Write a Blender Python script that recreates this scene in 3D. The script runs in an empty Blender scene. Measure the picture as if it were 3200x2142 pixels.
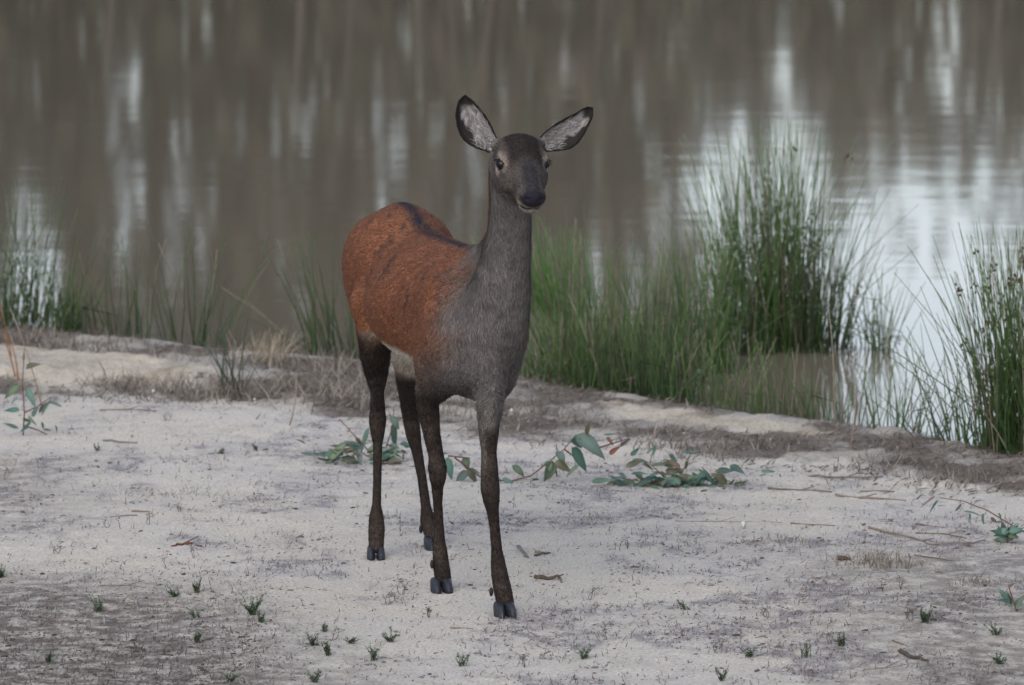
import bpy, math, random
import numpy as np
from mathutils import Vector, Matrix, noise as mnoise

# ------------------------------------------------------------------ camera, sky, sun, exposure
S = bpy.context.scene
COL = S.collection
PITCH = math.radians(7.6)
CAM = Vector((0.0, -15.75, 2.97))
FWD = Vector((0, math.cos(PITCH), -math.sin(PITCH)))
UPV = Vector((0, math.sin(PITCH), math.cos(PITCH)))
cam_data = bpy.data.cameras.new('camera')
cam_data.sensor_width = 36
cam_data.lens = 180
cam_data.clip_start = 0.1
cam_data.clip_end = 3000
cam_data.dof.use_dof = True
cam_data.dof.focus_distance = 16.05
cam_data.dof.aperture_fstop = 5.6
cam = bpy.data.objects.new('camera', cam_data)
COL.objects.link(cam)
cam.location = CAM
cam.rotation_euler = (math.radians(90) - PITCH, 0, 0)
S.camera = cam

SUN_EL, SUN_AZ = math.radians(38), math.radians(200)     # azimuth: clockwise from +Y
world = bpy.data.worlds.new('World')
S.world = world
world.use_nodes = True
wn = world.node_tree.nodes
sky = wn.new('ShaderNodeTexSky')
sky.sky_type = 'NISHITA'
sky.sun_disc = False
sky.sun_elevation = SUN_EL
sky.sun_rotation = SUN_AZ
sky.altitude = 0
sky.air_density = 1.0
sky.dust_density = 1.9
sky.ozone_density = 1.5
wn['Background'].inputs['Strength'].default_value = 0.15
cloud = wn.new('ShaderNodeHueSaturation')                # thin even cloud: the sky's own light, greyed
cloud.inputs['Saturation'].default_value = 0.50
world.node_tree.links.new(sky.outputs['Color'], cloud.inputs['Color'])
world.node_tree.links.new(cloud.outputs['Color'], wn['Background'].inputs['Color'])

sun_data = bpy.data.lights.new('sun', 'SUN')
sun_data.energy = 0.55
sun_data.angle = math.radians(50)
sun_data.color = (1.0, 0.95, 0.88)
sun = bpy.data.objects.new('sun', sun_data)
COL.objects.link(sun)
sd = Vector((math.sin(SUN_AZ) * math.cos(SUN_EL), math.cos(SUN_AZ) * math.cos(SUN_EL), math.sin(SUN_EL)))
sun.rotation_euler = sd.to_track_quat('Z', 'Y').to_euler()
sun.location = sd * 60

S.render.engine = 'CYCLES'
S.view_settings.view_transform = 'Standard'
S.view_settings.look = 'None'
S.view_settings.gamma = 1.0
S.view_settings.use_curve_mapping = False
S.view_settings.exposure = 0.74

rng = random.Random(11)
nrg = np.random.default_rng(11)
WATER_Z = -0.055

# ------------------------------------------------------------------ helpers
def ray(px, py):
    return FWD + Vector((1, 0, 0)) * ((px - 1600) / 16000) + UPV * ((1071 - py) / 16000)

def at(px, py, Y):
    r = ray(px, py)
    return CAM + r * ((Y - CAM.y) / r.y)

def ground_at(px, py, z=0.0):
    r = ray(px, py)
    return CAM + r * ((z - CAM.z) / r.z)

def tag(o, label=None, cat=None, group=None, kind=None):
    if label: o['label'] = label
    if cat: o['category'] = cat
    if group: o['group'] = group
    if kind: o['kind'] = kind
    return o

def empty(name, loc, label=None, cat=None, group=None):
    o = bpy.data.objects.new(name, None)
    o.empty_display_size = 0.1
    COL.objects.link(o)
    o.location = loc
    return tag(o, label, cat, group)

def mesh_obj(name, verts, faces, mat, parent=None, colors=None, smooth=True, world_coords=True):
    me = bpy.data.meshes.new(name)
    V = np.asarray(verts, dtype=np.float64).reshape(-1, 3)
    if parent is not None and world_coords:
        V = V - np.array(parent.location)
        pp = parent.parent
        while pp is not None:
            V = V - np.array(pp.location); pp = pp.parent
    if isinstance(faces, np.ndarray):
        n = faces.shape[1]
        me.vertices.add(len(V)); me.vertices.foreach_set('co', V.astype(np.float32).ravel())
        me.loops.add(faces.size); me.loops.foreach_set('vertex_index', faces.astype(np.int32).ravel())
        me.polygons.add(len(faces))
        me.polygons.foreach_set('loop_start', np.arange(0, faces.size, n, dtype=np.int32))
        me.update(calc_edges=True)
        me.validate()
    else:
        me.from_pydata([tuple(v) for v in V], [], faces)
        me.update()
    if colors is not None:
        a = me.color_attributes.new('Col', 'FLOAT_COLOR', 'POINT')
        c = np.ones((len(V), 4), np.float32); c[:, :3] = colors
        a.data.foreach_set('color', c.ravel())
    if smooth:
        me.polygons.foreach_set('use_smooth', np.ones(len(me.polygons), bool))
    if mat is not None: me.materials.append(mat)
    o = bpy.data.objects.new(name, me)
    COL.objects.link(o)
    if parent is not None: o.parent = parent
    return o

def new_mat(name, rough=0.8, spec=0.3):
    m = bpy.data.materials.new(name)
    m.use_nodes = True
    b = m.node_tree.nodes['Principled BSDF']
    b.inputs['Roughness'].default_value = rough
    b.inputs['Specular IOR Level'].default_value = spec
    return m, m.node_tree.nodes, m.node_tree.links, b

def mat_vcol(name, rough=0.85, spec=0.2, nscale=60, namt=0.35, transl=0.0):
    """colour attribute varied by a fine procedural noise"""
    m, n, l, b = new_mat(name, rough, spec)
    at_ = n.new('ShaderNodeAttribute'); at_.attribute_name = 'Col'
    tc = n.new('ShaderNodeTexCoord')
    no = n.new('ShaderNodeTexNoise'); no.inputs['Scale'].default_value = nscale; no.inputs['Detail'].default_value = 4
    l.new(tc.outputs['Object'], no.inputs['Vector'])
    mr = n.new('ShaderNodeMapRange')
    mr.inputs['From Min'].default_value = 0.25; mr.inputs['From Max'].default_value = 0.75
    mr.inputs['To Min'].default_value = 1 - namt; mr.inputs['To Max'].default_value = 1 + namt
    l.new(no.outputs['Fac'], mr.inputs['Value'])
    vm = n.new('ShaderNodeVectorMath'); vm.operation = 'SCALE'
    l.new(at_.outputs['Color'], vm.inputs[0]); l.new(mr.outputs['Result'], vm.inputs['Scale'])
    l.new(vm.outputs['Vector'], b.inputs['Base Color'])
    return m

def mat_plain(name, col, rough=0.8, spec=0.3, nscale=30, namt=0.3, bump=0.0):
    m, n, l, b = new_mat(name, rough, spec)
    tc = n.new('ShaderNodeTexCoord')
    no = n.new('ShaderNodeTexNoise'); no.inputs['Scale'].default_value = nscale; no.inputs['Detail'].default_value = 5
    l.new(tc.outputs['Object'], no.inputs['Vector'])
    cr = n.new('ShaderNodeValToRGB')
    cr.color_ramp.elements[0].position = 0.3; cr.color_ramp.elements[1].position = 0.7
    cr.color_ramp.elements[0].color = tuple(c * (1 - namt) for c in col) + (1,)
    cr.color_ramp.elements[1].color = tuple(c * (1 + namt) for c in col) + (1,)
    l.new(no.outputs['Fac'], cr.inputs['Fac']); l.new(cr.outputs['Color'], b.inputs['Base Color'])
    if bump:
        bp = n.new('ShaderNodeBump'); bp.inputs['Distance'].default_value = bump
        l.new(no.outputs['Fac'], bp.inputs['Height']); l.new(bp.outputs['Normal'], b.inputs['Normal'])
    return m

def vnoise(P, scale, seed=0, octaves=3):
    """cheap vectorised value noise in 3-D, about 0..1"""
    P = np.asarray(P, np.float64) * scale + seed * 17.31
    out = np.zeros(len(P)); amp = 1.0; tot = 0.0
    for o in range(octaves):
        i = np.floor(P).astype(np.int64); f = P - i; f = f * f * (3 - 2 * f)
        def h(a, b, c):
            q = (a * 374761393 + b * 668265263 + c * 2147483647 + o * 144665) & 0xffffffff
            q = ((q ^ (q >> 13)) * 1274126177) & 0xffffffff
            return ((q ^ (q >> 16)) & 0xffff) / 65535.0
        x, y, z = i[:, 0], i[:, 1], i[:, 2]
        fx, fy, fz = f[:, 0], f[:, 1], f[:, 2]
        c00 = h(x, y, z) * (1 - fx) + h(x + 1, y, z) * fx
        c10 = h(x, y + 1, z) * (1 - fx) + h(x + 1, y + 1, z) * fx
        c01 = h(x, y, z + 1) * (1 - fx) + h(x + 1, y, z + 1) * fx
        c11 = h(x, y + 1, z + 1) * (1 - fx) + h(x + 1, y + 1, z + 1) * fx
        out += amp * ((c00 * (1 - fy) + c10 * fy) * (1 - fz) + (c01 * (1 - fy) + c11 * fy) * fz)
        tot += amp; amp *= 0.5; P = P * 2.03 + 5.7
    return out / tot

def sstep(x, a, b):
    t = np.clip((x - a) / (b - a), 0, 1)
    return t * t * (3 - 2 * t)

def vary(col, lo, hi):
    k = rng.uniform(lo, hi)
    return tuple(x * k for x in col)

class Strips:
    """collects thin tapered stems (three-sided) and flat blades in one mesh"""
    def __init__(self): self.v = []; self.f = []; self.c = []
    def stem(self, pts, r0, r1, col, tip=None, sides=3):
        base = len(self.v); n = len(pts)
        for i, p in enumerate(pts):
            d = (pts[min(i + 1, n - 1)] - pts[max(i - 1, 0)]).normalized()
            a = d.cross(Vector((0.3, 1, 0.2))).normalized(); b = d.cross(a)
            t = i / (n - 1); r = r0 + (r1 - r0) * t
            cc = col if tip is None else tuple(col[k] + (tip[k] - col[k]) * t for k in range(3))
            for s in range(sides):
                an = 2 * math.pi * s / sides
                self.v.append(p + a * (math.cos(an) * r) + b * (math.sin(an) * r)); self.c.append(cc)
        for i in range(n - 1):
            for s in range(sides):
                s2 = (s + 1) % sides
                self.f.append((base + i * sides + s, base + i * sides + s2, base + (i + 1) * sides + s2, base + (i + 1) * sides + s))
        self.f.append(tuple(base + (n - 1) * sides + s for s in range(sides)))
    def blade(self, pts, w, side, col, tip=None):
        base = len(self.v); n = len(pts)
        for i, p in enumerate(pts):
            t = i / (n - 1); ww = w * (1 - t ** 1.6) + 0.0002
            cc = col if tip is None else tuple(col[k] + (tip[k] - col[k]) * t for k in range(3))
            self.v += [p - side * ww, p + side * ww]; self.c += [cc, cc]
        for i in range(n - 1):
            b = base + 2 * i
            self.f.append((b, b + 1, b + 3, b + 2))
    def blob(self, p, rx, ry, rz, col, rz_ang=0.0):
        base = len(self.v); ca, sa = math.cos(rz_ang), math.sin(rz_ang)
        J = [rng.uniform(.75, 1.25) for _ in range(10)]
        k = 0
        for (lz, rr, m) in ((-.5, .75, 4), (.35, .8, 4)):
            for s in range(m):
                an = 2 * math.pi * s / m + lz
                x, y = math.cos(an) * rr * rx * J[k % 10], math.sin(an) * rr * ry * J[k % 10]; k += 1
                self.v.append(p + Vector((x * ca - y * sa, x * sa + y * ca, lz * rz))); self.c.append(col)
        self.v.append(p + Vector((0, 0, rz * .9))); self.c.append(col)
        for s in range(4):
            s2 = (s + 1) % 4
            self.f.append((base + s, base + s2, base + 4 + s2, base + 4 + s)); self.f.append((base + 4 + s, base + 4 + s2, base + 8))
        self.f.append((base + 3, base + 2, base + 1, base))
    def build(self, name, mat, parent=None, smooth=True):
        return mesh_obj(name, [tuple(v) for v in self.v], self.f, mat, parent, np.array(self.c) if self.c else None, smooth)

def curve_pts(p0, p1, bend, n):
    """points from p0 to p1 with sideways bend vector"""
    return [p0.lerp(p1, i / (n - 1)) + bend * (4 * (i / (n - 1)) * (1 - i / (n - 1)))for i in range(n)]

# ------------------------------------------------------------------ materials
M_stem = mat_vcol('rush_stems', 0.6, 0.3, 40, 0.2)
M_dry = mat_vcol('dry_plant', 0.9, 0.1, 50, 0.25)
M_leaf = mat_vcol('gum_leaves', 0.5, 0.35, 55, 0.28)
M_wood = mat_plain('weathered_wood', (0.13, 0.105, 0.085), 0.9, 0.1, 60, 0.45, 0.002)
M_stone = mat_plain('pebble', (0.11, 0.09, 0.085), 0.9, 0.15, 70, 0.45, 0.002)
M_far = mat_vcol('far_wood', 0.9, 0.1, 3, 0.3)

# ------------------------------------------------------------------ ground and water
SH = [(-600, 1000), (0, 1048), (300, 1066), (600, 1094), (900, 1112), (1100, 1130), (1400, 1160), (1600, 1190), (1800, 1232), (2000, 1258),
      (2300, 1300), (2600, 1338), (2800, 1362), (3000, 1400), (3200, 1432), (3800, 1500)]
LI = [(-600, 1240), (0, 1245), (300, 1232), (600, 1255), (900, 1290), (1100, 1318), (1350, 1335), (1600, 1350), (1900, 1368), (2150, 1410), (2350, 1440),
      (2500, 1462), (2800, 1500), (3000, 1530), (3200, 1558), (3800, 1640)]
shore_w = np.array([tuple(ground_at(x, y, WATER_Z)) for x, y in SH])
lit_w = np.array([tuple(ground_at(x, y, 0)) for x, y in LI])

def shore_y(x):
    k0 = (shore_w[1, 1] - shore_w[0, 1]) / (shore_w[1, 0] - shore_w[0, 0]); k1 = (shore_w[-1, 1] - shore_w[-2, 1]) / (shore_w[-1, 0] - shore_w[-2, 0])
    y = np.interp(x, shore_w[:, 0], shore_w[:, 1])
    y = np.where(x < shore_w[0, 0], shore_w[0, 1] + np.maximum(-6, (x - shore_w[0, 0])) * k0, y)
    return np.where(x > shore_w[-1, 0], shore_w[-1, 1] + np.minimum(6, (x - shore_w[-1, 0])) * k1, y)

def litter_y(x):
    return np.interp(x, lit_w[:, 0], lit_w[:, 1])

def poly_mask(X, Y, pix, soft, z=0.0):
    """soft inside-mask of a ground polygon (signed distance to its edges)"""
    P = [ground_at(a, b, z) for a, b in pix]
    inside = np.zeros(len(X), bool); dmin = np.full(len(X), 1e9)
    n = len(P)
    for i in range(n):
        x0, y0, x1, y1 = P[i].x, P[i].y, P[(i + 1) % n].x, P[(i + 1) % n].y
        c = ((y0 > Y) != (y1 > Y)) & (X < (x1 - x0) * (Y - y0) / (y1 - y0 + 1e-12) + x0)
        inside ^= c
        t = np.clip(((X - x0) * (x1 - x0) + (Y - y0) * (y1 - y0)) / ((x1 - x0) ** 2 + (y1 - y0) ** 2 + 1e-12), 0, 1)
        dmin = np.minimum(dmin, np.hypot(X - x0 - t * (x1 - x0), Y - y0 - t * (y1 - y0)))
    sd_ = np.where(inside, dmin, -dmin)
    return sstep(sd_, -soft, soft)

HOOFS = [(ground_at(x_, y_).x, ground_at(x_, y_).y + .03) for x_, y_ in ((1385, 1856), (1585, 1933), (1175, 1752), (1362, 1724))]

def height(X, Y):
    X = np.asarray(X, float); Y = np.asarray(Y, float)
    P = np.stack([X, Y, X * 0], 1)
    s = Y - shore_y(X)
    n1 = vnoise(P, 1.1, 1, 2) - .5; n2 = vnoise(P, 5, 2, 3) - .5; n3 = vnoise(P, 26, 3, 2) - .5
    near = sstep(np.hypot((X + .2) / 1.0, (Y - .6) / 1.3), 0.5, 1.3)
    h = n1 * .05 * near + n2 * .022 * (.3 + .7 * near) + n3 * .007
    ly = litter_y(X); band = sstep(Y - ly, -.25, .25) * (1 - sstep(s, -.55, -.1))
    h += band * (.008 + n2 * .035 + n3 * .02)
    # little eroded ledge of sand at the left
    h += .035 * poly_mask(X, Y, [(-300, 1110), (0, 1112), (430, 1140), (690, 1180), (640, 1205), (250, 1200), (-300, 1185)], .12)
    drop = -0.11 * sstep(s, -.40, .40) - .06 * np.clip(s - .3, 0, 20)
    far = sstep(Y, 62, 72)
    h = h * (1 - sstep(s, 0, .6)) + drop
    for (hx_, hy_) in HOOFS:                                        # sand pressed down under the hooves, with a low rim
        r_ = np.hypot(X - hx_, Y - hy_)
        h = h - .003 * np.exp(-(r_ / .045) ** 2) + .006 * np.exp(-((r_ - .062) / .016) ** 2)
    return h * (1 - far) + far * (.8 + n1 * .8 + np.clip((Y - 72) * .02, 0, 30))

def axis(lo, hi, step, far0, far1, growth=1.35):
    a = list(np.arange(lo, hi + 1e-6, step))
    st = step
    while a[-1] < far1: st *= growth; a.append(a[-1] + st)
    st = step; b = [a[0]]
    while b[-1] > far0: st *= growth; b.append(b[-1] - st)
    return np.array(b[::-1][:-1] + a)

gx = axis(-2.9, 2.9, .018, -700, 700, 1.25)
gy = axis(-3.4, 8.0, .022, -120, 900, 1.22)
GX, GY = np.meshgrid(gx, gy, indexing='ij')
fx, fy = GX.ravel(), GY.ravel()
hz = height(fx, fy)
ni, nj = len(gx), len(gy)
ii, jj = np.meshgrid(np.arange(ni - 1), np.arange(nj - 1), indexing='ij')
q = (ii * nj + jj).ravel()
gf = np.stack([q, q + nj, q + nj + 1, q + 1], 1)

# what the ground is made of: red = plant litter, green = dark humus soil, blue = greyish crust
P3 = np.stack([fx, fy, fx * 0], 1)
wob = (vnoise(P3, 2.2, 7, 4) - .5) * .9
litter = sstep(fy - litter_y(fx) + wob * .8, -.12, .18)
sandp = np.maximum(poly_mask(fx, fy, [(-300, 1108), (0, 1112), (300, 1122), (480, 1150), (690, 1185), (620, 1215), (400, 1205), (200, 1215), (-300, 1190)], .1),
                   poly_mask(fx, fy, [(1880, 1274), (2100, 1289), (2350, 1314), (2620, 1356), (2560, 1374), (2350, 1356), (2150, 1330), (1950, 1304)], .08))
litter *= 1 - np.clip(sandp * 1.2 - .9 * sstep(vnoise(P3, 6, 21, 4), .48, .7), 0, 1)
litter *= .40 + .60 * sstep(vnoise(P3, 4.2, 51, 4), .36, .56)
wet = sstep(fy - shore_y(fx), -.30, -.03)
dark = np.maximum.reduce([poly_mask(fx, fy, [(-400, 1800), (200, 1830), (560, 1860), (760, 1960), (980, 2142), (900, 2300), (-400, 2300)], .55) * 1.35,
                          poly_mask(fx, fy, [(-400, 1420), (150, 1440), (260, 1560), (120, 1640), (-400, 1640)], .4) * .55,
                          poly_mask(fx, fy, [(2600, 1780), (3300, 1700), (3500, 2300), (2700, 2300)], .5) * .75])
dark = np.clip(dark * (.55 + .9 * vnoise(P3, 3.1, 9, 4)), 0, 1)
def crust_at(P): return np.clip(sstep(vnoise(P, 2.4, 12, 4), .47, .64) * (.35 + .65 * sstep(vnoise(P, 9, 13, 3), .38, .62)) + .35 * sstep(vnoise(P, 9, 13, 3), .54, .7), 0, 1)
crust = crust_at(P3)
crust = np.maximum(crust, poly_mask(fx, fy, [(2200, 1640), (2700, 1700), (3300, 1740), (3300, 1860), (2700, 1800), (2200, 1740)], .3) * .55)
gcol = np.stack([np.maximum(litter, wet), np.maximum(dark, wet * .5), crust], 1)

def ground_material():
    m, n, l, b = new_mat('sandy_ground', 0.95, 0.08)
    tc = n.new('ShaderNodeTexCoord')
    at_ = n.new('ShaderNodeAttribute'); at_.attribute_name = 'Col'
    sp = n.new('ShaderNodeSeparateColor'); l.new(at_.outputs['Color'], sp.inputs['Color'])
    def noise(sc, det=6, rough=.6):
        x = n.new('ShaderNodeTexNoise'); x.inputs['Scale'].default_value = sc; x.inputs['Detail'].default_value = det; x.inputs['Roughness'].default_value = rough
        l.new(tc.outputs['Object'], x.inputs['Vector']); return x.outputs['Fac']
    def ramp(src, p0, p1, c0, c1):
        r = n.new('ShaderNodeValToRGB'); r.color_ramp.elements[0].position = p0; r.color_ramp.elements[1].position = p1
        r.color_ramp.elements[0].color = (*c0, 1); r.color_ramp.elements[1].color = (*c1, 1); l.new(src, r.inputs['Fac']); return r.outputs['Color']
    def mix(f, a, c):
        x = n.new('ShaderNodeMix'); x.data_type = 'RGBA'
        l.new(f, x.inputs[0])
        for s, v in ((x.inputs[6], a), (x.inputs[7], c)): l.new(v, s)
        return x.outputs[2]
    def math_(op, a, bv):
        x = n.new('ShaderNodeMath'); x.operation = op; x.use_clamp = True
        for i, v in enumerate((a, bv)):
            if isinstance(v, (int, float)): x.inputs[i].default_value = v
            else: l.new(v, x.inputs[i])
        return x.outputs[0]
    nb, nm, nf = noise(1.7), noise(14), noise(95, 8, .7)
    sand = ramp(nb, .35, .65, (0.57, 0.55, 0.525), (0.63, 0.58, 0.485))
    sand = mix(ramp(nf, .40, .62, (1, 1, 1), (0, 0, 0)), sand, ramp(nf, .3, .5, (.34, .31, .285), (.46, .425, .39)))
    cr = ramp(nf, .3, .7, (.17, .16, .165), (.40, .385, .40))
    brk = math_('MULTIPLY', sp.outputs['Blue'], ramp(nm, .42, .58, (.25,) * 3, (1,) * 3))
    c = mix(brk, sand, cr)
    dk = ramp(nf, .3, .7, (.085, .072, .066), (.21, .185, .17))
    c = mix(math_('MULTIPLY', sp.outputs['Green'], ramp(nm, .38, .58, (.22,) * 3, (1,) * 3)), c, dk)
    lt = ramp(nf, .3, .72, (.05, .042, .037), (.24, .21, .185))
    c = mix(sp.outputs['Red'], c, lt)
    wm = n.new('ShaderNodeAttribute'); wm.attribute_name = 'Warm'
    wr = n.new('ShaderNodeMath'); wr.operation = 'MULTIPLY'; wr.inputs[1].default_value = .55; l.new(wm.outputs['Fac'], wr.inputs[0])
    c = mix(wr.outputs[0], c, ramp(nf, .3, .65, (.27, .225, .17), (.50, .43, .325)))
    # small dark crumbs
    vo = n.new('ShaderNodeTexVoronoi'); vo.inputs['Scale'].default_value = 38; vo.inputs['Randomness'].default_value = 1
    l.new(tc.outputs['Object'], vo.inputs['Vector'])
    spk = ramp(vo.outputs['Distance'], .08, .16, (.6,) * 3, (0,) * 3)
    gate = ramp(nm, .48, .56, (0,) * 3, (1,) * 3)
    c = mix(math_('MULTIPLY', spk, gate), c, ramp(nf, .3, .7, (.09, .075, .07), (.17, .145, .13)))
    l.new(c, b.inputs['Base Color'])
    bp = n.new('ShaderNodeBump'); bp.inputs['Distance'].default_value = .012; bp.inputs['Strength'].default_value = .8
    hh = n.new('ShaderNodeMath'); hh.operation = 'ADD'
    l.new(nf, hh.inputs[0]); l.new(nm, hh.inputs[1])
    l.new(hh.outputs[0], bp.inputs['Height']); l.new(bp.outputs['Normal'], b.inputs['Normal'])
    return m
ground = mesh_obj('ground', np.stack([fx, fy, hz], 1), gf, ground_material(), None, gcol)
wa = ground.data.attributes.new('Warm', 'FLOAT', 'POINT'); wa.data.foreach_set('value', np.clip(sandp, 0, 1).astype(np.float32))
ground['kind'] = 'structure'

def gz(x, y): return float(height(np.array([x]), np.array([y]))[0])

def on_ground(px, py):
    p = ground_at(px, py, 0)
    for _ in range(4): p = ground_at(px, py, gz(p.x, p.y))
    return p

def water_material():
    m, n, l, b = new_mat('murky_water', 0.052, 0.5)
    b.inputs['Base Color'].default_value = (0.155, 0.134, 0.102, 1)
    b.inputs['IOR'].default_value = 1.33
    tc = n.new('ShaderNodeTexCoord')
    tot = None
    for sc, stretch, h in ((2.2, 2.6, .00100), (7.0, 2.2, .00046), (.5, 1.6, .0022)):
        mp = n.new('ShaderNodeMapping'); mp.inputs['Scale'].default_value = (sc / stretch, sc, 1); mp.inputs['Rotation'].default_value = (0, 0, math.radians(8))
        l.new(tc.outputs['Object'], mp.inputs['Vector'])
        no = n.new('ShaderNodeTexNoise'); no.inputs['Scale'].default_value = 1; no.inputs['Detail'].default_value = 1.5
        l.new(mp.outputs['Vector'], no.inputs['Vector'])
        mu = n.new('ShaderNodeMath'); mu.operation = 'MULTIPLY'; mu.inputs[1].default_value = h; l.new(no.outputs['Fac'], mu.inputs[0])
        if tot is None: tot = mu.outputs[0]
        else:
            ad = n.new('ShaderNodeMath'); ad.operation = 'ADD'; l.new(tot, ad.inputs[0]); l.new(mu.outputs[0], ad.inputs[1]); tot = ad.outputs[0]
    bp = n.new('ShaderNodeBump'); bp.inputs['Distance'].default_value = 1.0; bp.inputs['Strength'].default_value = 1.0
    l.new(tot, bp.inputs['Height']); l.new(bp.outputs['Normal'], b.inputs['Normal'])
    return m
wx = np.linspace(-300, 300, 25); wy = np.concatenate([[2.0], np.linspace(8, 66, 20)])
WX, WY = np.meshgrid(wx, wy, indexing='ij')
ii, jj = np.meshgrid(np.arange(len(wx) - 1), np.arange(len(wy) - 1), indexing='ij')
q = (ii * len(wy) + jj).ravel()
water = mesh_obj('water', np.stack([WX.ravel(), WY.ravel(), np.full(WX.size, WATER_Z)], 1),
                 np.stack([q, q + len(wy), q + len(wy) + 1, q + 1], 1), water_material())
water['kind'] = 'structure'

# ------------------------------------------------------------------ far wood across the water (seen only mirrored in it)
# openings in the tree line where sky shows: x, y, half-width, half-height (where their mirror image falls), strength
HOLES = [(2230, 620, 95, 200, .95), (2480, 600, 110, 190, .95), (2450, 900, 260, 260, .95), (2900, 760, 280, 260, .8), (3000, 1000, 330, 300, 1.0),
         (2700, 1200, 420, 260, 1.0), (2900, 950, 480, 270, 1.0), (2560, 640, 60, 220, .7), (2330, 560, 60, 170, .7), (2990, 250, 70, 300, .45), (2770, 230, 70, 130, .4), (2440, 250, 50, 120, .6), (2480, 60, 25, 130, .4),
         (3150, 450, 70, 160, .45), (2060, 560, 50, 100, .45), (1880, 640, 45, 90, .25), (2010, 800, 110, 230, .30), (1880, 800, 60, 160, .22),
         (395, 420, 75, 190, .24), (430, 330, 36, 90, .35), (410, 700, 90, 150, .26), (595, 120, 28, 90, .45), (620, 260, 28, 70, .30), (1000, 110, 28, 50, .40),
         (560, 420, 32, 100, .16), (600, 640, 85, 130, .24), (630, 820, 70, 130, .26), (840, 340, 45, 90, .16), (930, 420, 60, 120, .17), (750, 480, 30, 150, .14),
         (1210, 440, 60, 120, .18), (1230, 660, 75, 110, .26), (90, 740, 60, 110, .5), (110, 940, 95, 170, .95), (1760, 120, 50, 120, .14), (1480, 620, 80, 160, .16)]
MIRC = Vector((CAM.x, CAM.y, 2 * WATER_Z - CAM.z))
def mirror_px(x, y, z):
    d = Vector((x - MIRC.x, y - MIRC.y, z - MIRC.z))
    dep = math.atan2(d.z, d.y)
    return 1600 + 16000 * d.x / math.hypot(d.y, d.z) , 1071 - 16000 * math.tan(PITCH - dep)
def openness(px, py):
    o = 0
    jx = .55 * mnoise.noise((px * .017, py * .012, 2.)); jy = .5 * mnoise.noise((px * .03, py * .02, 7.))
    for (hx, hy, w, h, s) in HOLES:
        e = ((px - hx) / w + jx) ** 2 + ((py - hy) / h + jy) ** 2
        if e < 2: o = max(o, (s if s > .6 else s * .36) * (1 - max(0, min(1, (math.sqrt(e) - .6) / .65))))
    return o
fw = Strips()
N_FAR = 60000
for k in range(N_FAR):
    wide = k > 34000
    x = rng.uniform(-60, 60) if wide else rng.uniform(-14, 14)
    y = rng.uniform(76, 92); z = rng.uniform(.5, 15.5)
    px, py = mirror_px(x, y, z)
    if 'wide' and (px < -60 or px > 3260) :
        top = 11 + 3.5 * mnoise.noise((x * .22, 3.1, 0)) + 2 * mnoise.noise((x * .9, 1.1, 0))
        if z > top: continue
    elif rng.random() > -math.log(max(.004, openness(px, py))) / 5.2: continue
    elif py > 1150 and px > 2100: continue
    r = rng.uniform(.12, .32) * (2.0 if abs(x) > 13 else 1)
    p = Vector((x, y, z))
    n = Vector((rng.gauss(0, 1), rng.gauss(0, 1), rng.gauss(0, 1))).normalized()
    a = n.orthogonal().normalized(); b = n.cross(a)
    col = rng.choice([(.075, .075, .05), (.10, .085, .06), (.06, .07, .045), (.11, .09, .075)])
    dk_ = .62 + .38 * max(0, min(1, (x + 9) / 9)); col = tuple(q * dk_ for q in col)       # vignette darkening towards the left, painted into the foliage colour
    base = len(fw.v)
    for an in (0, 1.2, 2.5, 3.9, 5.1):
        rr = r * rng.uniform(.6, 1.2)
        fw.v.append(p + a * math.cos(an) * rr + b * math.sin(an) * rr); fw.c.append(col)
    fw.f.append(tuple(range(base, base + 5)))
tag(fw.build('far_wood', M_far, None, False), 'dense gum wood on the far bank, seen only mirrored in the brown water', 'wood', None, 'stuff')
ft = Strips()
for k in range(46):
    x = rng.uniform(-40, 40) if k > 18 else rng.uniform(-11, 11)
    y = rng.uniform(74.5, 80)
    px, _ = mirror_px(x, y, 6)
    hgt = rng.uniform(6, 11)
    if -100 < px < 3300: hgt = 4.5
    p0 = Vector((x, y, .2)); p1 = Vector((x + rng.uniform(-.5, .5), y + rng.uniform(-.5, .5), hgt))
    c = rng.choice([(.085, .078, .065), (.08, .07, .058), (.06, .055, .045)])
    ft.stem(curve_pts(p0, p1, Vector((rng.uniform(-.15, .15), 0, 0)), 7), rng.uniform(.1, .18), .05, c, sides=6)
tag(ft.build('far_tree_trunks', M_far), 'pale and brown gum trunks of the far wood, mirrored as upright streaks', 'wood', None, 'stuff')

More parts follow.
